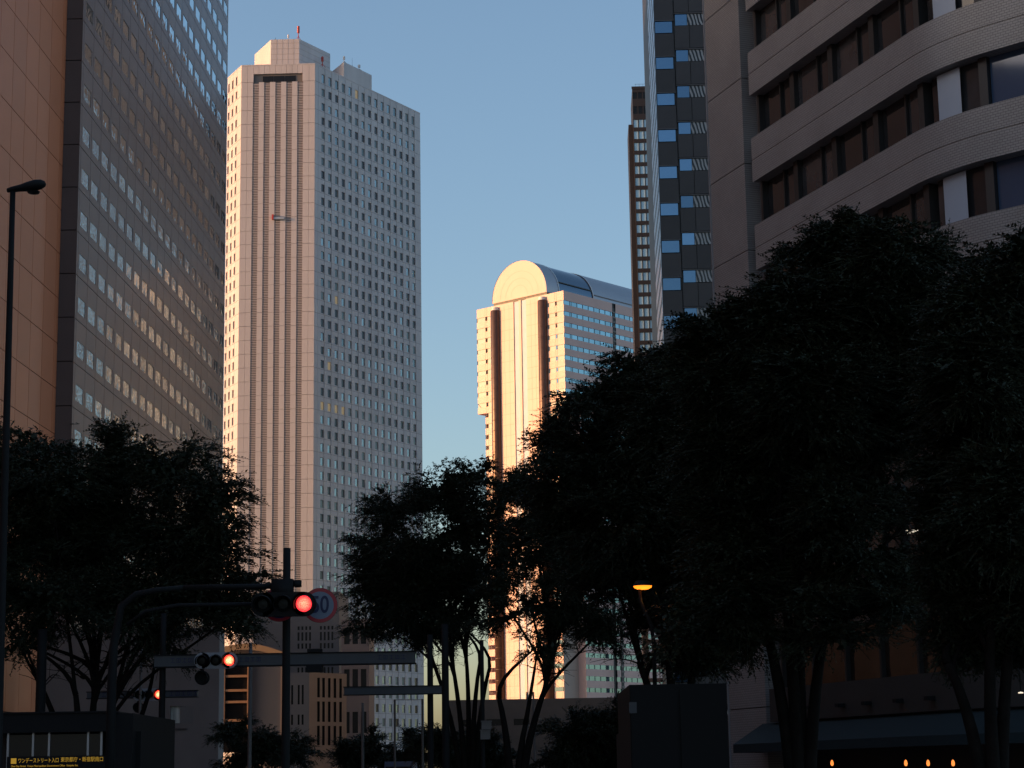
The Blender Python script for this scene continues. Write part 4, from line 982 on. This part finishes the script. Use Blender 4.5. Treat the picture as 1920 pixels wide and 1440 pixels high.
# ------------------------------------------------------------------ signals, poles, signs
def rim(mb, r, h, c, m_=0, n=24): mb.lathe([(r, 0), (r, -h)], c, n, m_, 'y')
def signal(px_red, py_red, Y, lab, lens, lens_r=.15, hous='housing', extra=True, tilt=0.0):
    P = at(px_red, py_red, Y); root = empty('traffic_light', (P[0], P[1], P[2]), tilt); tag(root, lab, 'traffic light', 'red traffic lights over the street')
    h = MB(); w = .38
    n = 12
    pts = [(-2 * w, -.0)]; h.box(-2 * w, 0, 0, .14, -.225, .225)
    h.lathe([(0, 0), (.225, 0), (.225, .14), (0, .14)], (0, 0, 0), 20, 0, 'y'); h.lathe([(0, 0), (.225, 0), (.225, .14), (0, .14)], (-2 * w, 0, 0), 20, 0, 'y')
    h.build('housing', M[hous], root)
    for k in range(3):
        c = (-k * w, 0, 0); l = MB(); l.lathe([(0, -.05), (lens_r * .6, -.04), (lens_r, -.012)], (0, 0, 0), 22, 0, 'y')
        o = l.build('lens', M[lens] if k == 0 else M['lens_off'], root, c); tag(o, 'lit red lens' if k == 0 else 'unlit dark lens')
        v = MB(); m2 = 14
        for i in range(m2):
            a0 = math.radians(-30 + 240 * i / m2); a1 = math.radians(-30 + 240 * (i + 1) / m2); R_ = .17
            v.poly([(c[0] + R_ * math.cos(a0), -.01, R_ * math.sin(a0)), (c[0] + R_ * math.cos(a1), -.01, R_ * math.sin(a1)), (c[0] + R_ * math.cos(a1), -.26, R_ * math.sin(a1) - .03), (c[0] + R_ * math.cos(a0), -.26, R_ * math.sin(a0) - .03)])
        v.build('visor', M['housing_dark'], root)
    if extra:
        q = MB(); c = (-2 * w, 0, -.47); q.lathe([(0, 0), (.2, 0), (.2, .14), (0, .14)], c, 20, 0, 'y'); q.box(c[0] - .05, c[0] + .05, .02, .1, -.3, -.2); q.build('arrow_lamp', M['housing_dark'], root)
        v = MB(); v.lathe([(.17, -.01), (.17, -.22)], c, 18, 0, 'y'); v.build('visor', M['housing_dark'], root)
    return root, P
def pole(name, lab, px, py_top, Y, r, mt='pole', cat='pole', group=None, r_top=None, py_off=0, lean=0.0):
    P = at(px, py_top, Y); o = MB(); h = P[2] - .1; n = 6
    o.tube([(0, 0, 0), (0, 0, .25)], r * 1.6, 10); o.tube([(0, 0, .2)] + [(lean * i / n, 0, .2 + (h - .2) * i / n) for i in range(1, n + 1)], [r + ((r_top or r * .85) - r) * i / n for i in range(n + 1)], 10)
    ob = smooth(o.build(name, M[mt])); ob.location = (P[0] - lean, Y, .1); tag(ob, lab, cat, group); return ob, P
# near signal on a curved arm from the pole behind the left tree
sroot, P1 = signal(570, 1132, 37.0, 'nearest traffic light, red lens beside the round 50 sign', 'lens_near', hous='housing_dark', extra=False)
B1 = at(206, 1440, 37.3); Bz = at(206, 1200, 37.3)[2]; z1 = at(450, 1100, 37.3)[2]; z2 = at(450, 1133, 37.3)[2]
sp = MB(); x0 = B1[0]
sp.tube([(0, 0, 0), (0, 0, Bz - .8), (.02, 0, Bz - .1), (.14, 0, z2 + .0), (.42, 0, z2 + .22), (.8, 0, z1 - .04), (1.3, 0, z1)], [.095, .085, .08, .07, .06, .05, .045], 10)
xa = at(545, 1100, 37.3)[0] - x0
sp.tube([(1.3, 0, z1), (xa, 0, z1)], .05, 10); sp.tube([(.25, 0, z2 - .35), (.6, 0, z2 - .1), (1.2, 0, z2), (xa - .2, 0, z2)], .035, 8)
sp.box(xa - .35, xa + .05, -.14, .12, z1 - .26, z1 + .12); sp.box(xa + .02, xa + .2, -.05, .05, z1 - .02, z1 + .1)
o = smooth(sp.build('signal_pole', M['pole'])); o.location = (x0, 37.3, .1 - .1); tag(o, 'dark curved pole whose double arm holds the nearest traffic light', 'pole')
ob, Pp = pole('sign_pole', 'thick dark pole rising between the two round road signs', 538, 1028, 37.9, .085)
def disc_sign(px, py, Y, lab, kind_):
    P = at(px, py, Y); root = empty('road_sign', (P[0], P[1], P[2]), math.radians(4)); tag(root, lab, 'road sign'); R_ = .325
    q = MB(); q.lathe([(0, .01), (R_, .01), (R_ + .004, 0.0), (R_, -.008)], (0, 0, 0), 40, 0, 'y'); q.build('plate', M['pole'], root)
    q = MB(); q.lathe([(R_, -.010), (R_ * .80 if kind_ == 50 else R_ * .82, -.010)], (0, 0, 0), 40, 0, 'y'); q.build('red_ring', M['sign_red'], root)
    q = MB(); q.lathe([(R_ * .82, -.009), (0, -.009)], (0, 0, 0), 40, 0, 'y'); q.build('face', M['sign_white'] if kind_ == 50 else M['sign_blue'], root)
    if kind_ == 50:
        cu = bpy.data.curves.new('numeral', 'FONT'); cu.body = '50'; cu.size = .40; cu.align_x = 'CENTER'; cu.align_y = 'CENTER'; cu.extrude = .003; cu.offset = .006; cu.materials.append(M['sign_blue'])
        t = link('numeral', tomesh(cu), root, (0, -.014, 0), (math.pi / 2, 0, 0)); t.scale = (.86, 1.12, 1)
    else:
        q = MB(); a = math.radians(45); c, s = math.cos(a), math.sin(a); w_, l_ = .035, R_ * .8
        q.poly([(-c * l_ - s * w_, -.012, s * l_ - c * w_), (c * l_ - s * w_, -.012, -s * l_ - c * w_), (c * l_ + s * w_, -.012, -s * l_ + c * w_), (-c * l_ + s * w_, -.012, s * l_ + c * w_)]); q.build('red_bar', M['sign_red'], root)
    return root
disc_sign(600, 1135, 37.7, 'round speed limit sign reading 50 with a red ring', 50)
disc_sign(524, 1133, 37.7, 'round blue no-parking sign with red ring, half hidden behind the nearest traffic light', 0)
# second signal on a long beam
sroot2, P2 = signal(430, 1238, 56.0, 'second traffic light, on the long grey beam, red lens glowing', 'lens_far', lens_r=.15)
def beam(name, lab, pxl, pxr, pyc, Y, h, marks, d=.3, pole_px=None):
    a = at(pxl, pyc, Y); b = at(pxr, pyc, Y); root = empty(name, ((a[0] + b[0]) / 2, Y, a[2])); tag(root, lab, 'gantry'); L = b[0] - a[0]
    q = MB(); q.box(-L / 2, L / 2, 0, d, -h / 2, h / 2 - .03); q.build('beam', M['beam'], root)
    q = MB(); q.box(-L / 2 - .03, L / 2 + .03, -.03, d + .03, h / 2 - .03, h / 2); q.box(-L / 2 - .03, L / 2 + .03, -.02, d + .03, -h / 2 - .03, -h / 2); q.build('flange', M['housing_dark'], root)
    for (p0, n) in marks:
        x = at(p0, pyc, Y)[0] - root.location[0]; cw = 11 * Y / FPX
        q = MB()
        for i in range(n):      # blue characters too faint to read in the photograph
            X = x + i * cw; s_ = cw * .36
            q.box(X - s_, X + s_, -.012, -.002, s_ * .7, s_ * .95); q.box(X - s_, X + s_, -.012, -.002, -s_, -s_ * .75); q.box(X - .12 * s_, X + .12 * s_, -.012, -.002, -s_ * .75, s_ * .7)
            if i % 2: q.box(X - s_ * .9, X - s_ * .65, -.012, -.002, -s_ * .75, s_ * .7); q.box(X + s_ * .65, X + s_ * .9, -.012, -.002, -s_ * .75, s_ * .7)
        q.build('faint_lettering', M['sign_blue'], root)
    return root
bm2 = beam('signal_gantry', 'long grey gantry beam carrying the second traffic light', 289, 778, 1239, 56.25, .33, [(324, 4), (452, 4), (712, 5)])
q = MB(); xx = at(588, 1238, 56)[0] - bm2.location[0]; q.box(xx - .22, xx + .22, -.15, .3, -.38, -.2); q.box(xx - .2, xx + .2, -.1, .3, .17, .26); q.build('junction_box', M['housing_dark'], bm2)
pole('gantry_pole', 'dark pole standing at the left end of the long gantry beam', 307, 1150, 56.45, .10)
sroot3, P3 = signal(298, 1302, 75.0, 'farthest and smallest traffic light, on the short beam at the left', 'lens_far')
bm3 = beam('signal_gantry', 'short dark beam carrying the farthest traffic light', 163, 369, 1303, 75.2, .24, [(322, 5), (195, 2)])
bm4 = beam('signal_gantry', 'dark beam level with the row of thin trunks, below the long gantry', 645, 832, 1295, 75.5, .30, [])
pole('gantry_pole', 'dark slim pole right of the long beam, left of its thicker neighbour', 806, 1190, 76., .13, cat='pole', group='slim dark poles in the middle')
pole('gantry_pole', 'thick dark pole crossing the bare trunks in the middle', 834, 1170, 72., .15, cat='pole', group='slim dark poles in the middle')
pole('gantry_pole', 'dark pole left of the forked trunk', 903, 1200, 66., .08, cat='pole', group='slim dark poles in the middle')
pole('street_pole', 'pale grey pole right of the orange window frame', 470, 1205, 70., .075, 'pale_pole')
pole('street_pole', 'thin pale pole behind the second gantry, above the dark shrub', 680, 1318, 90., .07, 'pale_pole')
pole('street_pole', 'pole left of the red round sign behind the shelter', 80, 1180, 58., .16, 'pole')
pole('street_pole', 'thin pale pole holding the small round sign near the shelter', 265, 1200, 70., .05, 'pale_pole')
P = at(265, 1410, 69.8); q = MB(); q.lathe([(0, -.02), (.24, -.02), (.24, 0), (0, 0)], (0, 0, 0), 24, 0, 'y'); o = q.build('road_sign', M['sign_red']); o.location = P; tag(o, 'small dull red round sign low on a thin pole', 'road sign')
# pale height-limit frame
a = at(740, 1312, 90.); b = at(792, 1312, 90.); q = MB(); q.tube([(0, 0, 0), (0, 0, a[2]), (b[0] - a[0], 0, a[2]), (b[0] - a[0], 0, 0)], .055, 8)
o = q.build('height_frame', M['pale_pole']); o.location = (a[0], 90., 0); tag(o, 'thin pale rectangular pipe frame over the side street', 'frame')
# pale street fittings in front of the low block
for (x0, x1, y0, y1, lab) in [(988, 1001, 1298, 1360, 'pale narrow portal frame below the glowing tower'), (1001, 1014, 1348, 1375, 'small pale square frame beside the portal frame')]:
    a = at(x0, y0, 100.); b = at(x1, y1, 100.); q = MB(); q.tube([(0, 0, b[2]), (0, 0, a[2]), (b[0] - a[0], 0, a[2]), (b[0] - a[0], 0, b[2]), (0, 0, b[2])], .05, 6); q.tube([(0, 0, 0.1), (0, 0, b[2])], .05, 6)
    o = q.build('pipe_frame', M['pale_pole']); o.location = (a[0], 100., 0); tag(o, lab, 'frame')
for (x0, y0, w_, h_, lab) in [(912, 1360, 18, 14, 'upper pale box on the pole left of the forked trunk'), (910, 1378, 18, 16, 'lower pale box on the pole left of the forked trunk')]:
    a = at(x0, y0, 65.8); k = 65.8 / FPX; q = MB(); q.box(-w_ * k / 2, w_ * k / 2, 0, .25, -h_ * k / 2, h_ * k / 2); q.box(-w_ * k / 2 - .02, w_ * k / 2 + .02, -.02, .27, h_ * k / 2, h_ * k / 2 + .03)
    o = q.build('control_box', M['pale_pole']); o.location = a; tag(o, lab, 'box')
P = at(977, 1416, 80.); root = empty('warning_lamp', P); tag(root, 'tiny yellow warning lamp beside the forked trunk', 'lamp')
q = MB(); q.lathe([(0, -.03), (.09, -.02), (.11, 0)], (0, 0, 0), 16, 0, 'y'); q.build('lens', M['yellow_lamp'], root); q = MB(); q.box(-.14, .14, 0, .12, -.2, .16); q.tube([(0, .06, -.2), (0, .06, -P[2])], .04, 6); q.build('body', M['housing_dark'], root)

# street lamps
def street_lamp():
    P = at(24, 358, 35.0); B = at(-4, 1440, 35.0); root = empty('street_lamp', (B[0], 35.0, .1)); tag(root, 'tall dark street lamp at the left edge with a single cobra head', 'street lamp')
    dx = P[0] - B[0]; h = P[2] - .1; q = MB(); q.tube([(0, 0, 0), (0, 0, .4)], .14, 12); q.tube([(dx * t, 0, h * t) for t in np.linspace(0, 1, 9)], [.085 - .035 * t for t in np.linspace(0, 1, 9)], 12); smooth(q.build('pole', M['pole'], root))
    hd = MB(); prof = [(-.08, .045), (0, .06), (.16, .075), (.28, .10), (.42, .115), (.53, .10), (.60, .06), (.62, .02)]; n = 14; b0 = len(hd.v)
    for x, r in prof:
        for j in range(n):
            a_ = 2 * math.pi * j / n; hd.v.append((dx + x - .02, math.cos(a_) * r * 1.2, h + .02 + x * .16 + math.sin(a_) * r * (1.0 if math.sin(a_) > 0 else .75)))
    for i in range(len(prof) - 1):
        for j in range(n): hd.f.append((b0 + i * n + j, b0 + i * n + (j + 1) % n, b0 + (i + 1) * n + (j + 1) % n, b0 + (i + 1) * n + j)); hd.mi.append(0)
    hd.f.append(tuple(b0 + j for j in range(n))[::-1]); hd.mi.append(0); hd.f.append(tuple(b0 + (len(prof) - 1) * n + j for j in range(n))); hd.mi.append(0)
    smooth(hd.build('lamp_head', M['housing_dark'], root))
    gl = MB(); gl.lathe([(0, -.05), (.10, -.03), (.12, 0)], (dx + .38, 0, h - .02), 14); gl.build('glass', M['lens_off'], root)
street_lamp()
def orange_lamp():
    P = at(1205, 1099, 46.); root = empty('street_lamp', (P[0] + .12, 46., .1)); tag(root, 'lit orange street lamp on a bent arm among the branches', 'street lamp')
    q = MB(); h = P[2] - .1
    q.tube([(0.08, 0, 0), (0.1, 0, h - 1.3), (.05, 0, h - .9), (-.18, 0, h - .35), (-.2, 0, h + .02)], [.06, .05, .045, .04, .035], 8); smooth(q.build('pole', M['pole'], root))
    q = MB(); q.lathe([(.0, .13), (.16, .12), (.21, .04), (.225, 0)], (-.12, 0, h), 20); q.build('lamp_shade', M['housing_dark'], root)
    q = MB(); q.lathe([(.215, .01), (.20, -.035), (.13, -.07), (0, -.08)], (-.12, 0, h), 20); q.build('lamp_bowl', M['sodium'], root)
    ld = bpy.data.lights.new('sodium_light', 'POINT'); ld.energy = 1.5; ld.color = (1, .4, .08); ld.shadow_soft_size = .2; lo = bpy.data.objects.new('sodium_light', ld); COL.objects.link(lo); lo.location = (P[0], 46., P[2] - .3)
orange_lamp()
P = at(1712, 998, 58.); q = MB(); q.tube([(-.17, 0, -.03), (.17, 0, .05)], .016, 8); q.box(-.2, .2, .02, .06, .05, .07); o = q.build('strip_light', M['tube_light']); o.location = P; tag(o, 'thin bright strip light showing through the dark right tree', 'lamp')
q = MB(); q.tube([(0, .03, .05), (0, .4, .3), (0, 1.6, .35)], .02, 5); q.build('bracket', M['housing_dark'], o)

# ------------------------------------------------------------------ underground entrance at bottom left
def shelter():
    a = at(-30, 1340, 49.); b = at(250, 1340, 49.); root = empty('underground_entrance', ((a[0] + b[0]) / 2, 49., .14)); tag(root, 'dark glazed underground passage entrance with yellow lettering, bottom left', 'entrance shelter')
    W = (b[0] - a[0]) / 2; H = a[2] - .14; fl = MB()
    q = MB(); q.box(-W, W - .45, -.15, 6, H - .45, H); q.box(-W - .04, W - .41, -.2, 6.05, H, H + .04); q.build('roof', M['housing_dark'], root)
    q = MB(); q.box(W - .5, W, .0, 6, 0, H - .02); q.box(W - .2, W + .12, .4, 5, 0, H - .45); q.build('side_block', M['housing_dark'], root)
    k = 49. / FPX; ox = root.location[0]
    for i, px in enumerate((15, 62, 92, 165, 190)):
        q = MB(); x = at(px, 1400, 49.)[0] - ox; q.box(x - .025, x + .025, -.02, .06, .0, H - .45); q.build('post', M['steel_edge'], root)
    for p0, p1 in ((15, 62), (62, 92), (92, 165), (165, 190)):
        x0 = at(p0, 1400, 49.)[0] - ox + .03; x1 = at(p1, 1400, 49.)[0] - ox - .03; q = MB(); q.box(x0, x1, .01, .03, .9, H - .5); q.build('glass_pane', M['black_glass'], root)
    q = MB(); q.box(-W, W - .5, 1.5, 1.6, 0, H - .45); q.build('inner_wall', M['soffit'], root)
    zc = at(100, 1427, 48.8)[2] - .14; xs0 = at(12, 1427, 48.8)[0] - ox; q = MB(); q.box(xs0, W + .0, -.16, -.06, zc - .3, zc + .12); q.build('sign_board', M['housing_dark'], root)
    cw = k
    def txt(body, px, py, size, sx=1.0):
        cu = bpy.data.curves.new('lettering', 'FONT'); cu.body = body; cu.size = size; cu.extrude = .002; cu.materials.append(M['sign_yellow']); cu.align_y = 'CENTER'
        P_ = at(px, py, 48.8); t = link('lettering', tomesh(cu), root, (P_[0] - ox, -.17, P_[2] - .14), (math.pi / 2, 0, 0)); t.scale = (sx, 1, 1); return t
    P_ = at(25, 1427, 48.8); q = MB(); x = P_[0] - ox; z = P_[2] - .14; q.box(x - .065, x + .065, -.175, -.163, z - .065, z + .065); q.build('pictogram', M['sign_yellow'], root)
    txt('ワンデーストリート入口', 33, 1427, .125, .72); txt('東京都庁・新宿駅南口', 113, 1425, .125, .83); txt('One Day Street  Tokyo Metropolitan Government Office  Shinjuku Sta.', 20, 1437, .062, .9)
shelter()

# ------------------------------------------------------------------ vehicles
def truck():
    a = at(1180, 1284, 43.); b = at(1362, 1284, 43.); W = (b[0] - a[0]) / 2; H = a[2]; root = empty('box_truck', ((a[0] + b[0]) / 2, 43., 0)); tag(root, 'dark box truck parked under the trees right of the bush', 'truck')
    q = MB(); q.box(-W, W, 0, 5.2, .95, H); q.build('cargo_box', M['truck_paint'], root)
    q = MB(); q.box(-W + .03, W - .03, 5.2, 6.9, .55, H - .9); q.build('cab', M['truck_paint'], root)
    q = MB(); q.box(-W + .02, -.03, -.04, 0, 1.05, H - .12); q.build('rear_door', M['truck_paint'], root); q = MB(); q.box(.03, W - .02, -.04, 0, 1.05, H - .12); q.build('rear_door', M['truck_paint'], root)
    q = MB(); q.box(-W, W, -.12, .05, .62, .9); q.build('bumper', M['housing_dark'], root)
    for x in (-W + .14, W - .14):
        q = MB(); q.box(x - .13, x + .13, -.16, -.12, .68, .82); q.build('tail_light', M['sign_red'], root)
        for y in (1.0, 6.0):
            q = MB(); q.v = []; n = 18; 
            b0 = 0
            for xx in (-.12, .12):
                for j in range(n): q.v.append((x + xx * (1 if x < 0 else 1), y + .42 * math.cos(j * 2 * math.pi / n), .43 + .42 * math.sin(j * 2 * math.pi / n)))
            for j in range(n): q.f.append((j, (j + 1) % n, n + (j + 1) % n, n + j)); q.mi.append(0)
            q.f.append(tuple(range(n))); q.mi.append(0); q.f.append(tuple(range(n, 2 * n))); q.mi.append(0); q.build('wheel', M['rubber'], root)
    q = MB(); x = at(1187, 1328, 42.9)[0] - root.location[0]; z0 = at(1187, 1346, 42.9)[2]; z1 = at(1187, 1312, 42.9)[2]; q.box(x - .08, x + .08, -.06, -.042, z0 + .1, z1 - .05); q.build('reflector_plate', M['beam'], root)
truck()
def van():
    a = at(727, 1428, 100.); b = at(768, 1428, 100.); W = (b[0] - a[0]) / 2 + .25; H = a[2]; root = empty('blue_van', ((a[0] + b[0]) / 2, 100., 0)); tag(root, 'blue van roof just showing at the bottom edge under the pipe frame', 'van')
    q = MB(); T = lambda x, y, z: (x * (1 - .12 * max(0, (z - 1.2)) / 1.3), y, z); q.box(-W, W, 0, 4.6, .35, 1.2, 0, T); q.box(-W, W, 0.05, 4.3, 1.2, H, 0, T); q.build('body', M['van_blue'], root)
    q = MB(); q.box(-W * .8, W * .8, -.02, .04, 1.35, H - .25); q.build('rear_window', M['black_glass'], root)
    for x in (-W + .12, W - .12):
        q = MB(); q.box(x - .1, x + .1, -.03, 0, .9, 1.2); q.build('tail_light', M['sign_red'], root)
        for y in (.9, 3.7): q = MB(); q.tube([(x - .1, y, .33), (x + .1, y, .33)], .33, 14); q.build('wheel', M['rubber'], root)
van()
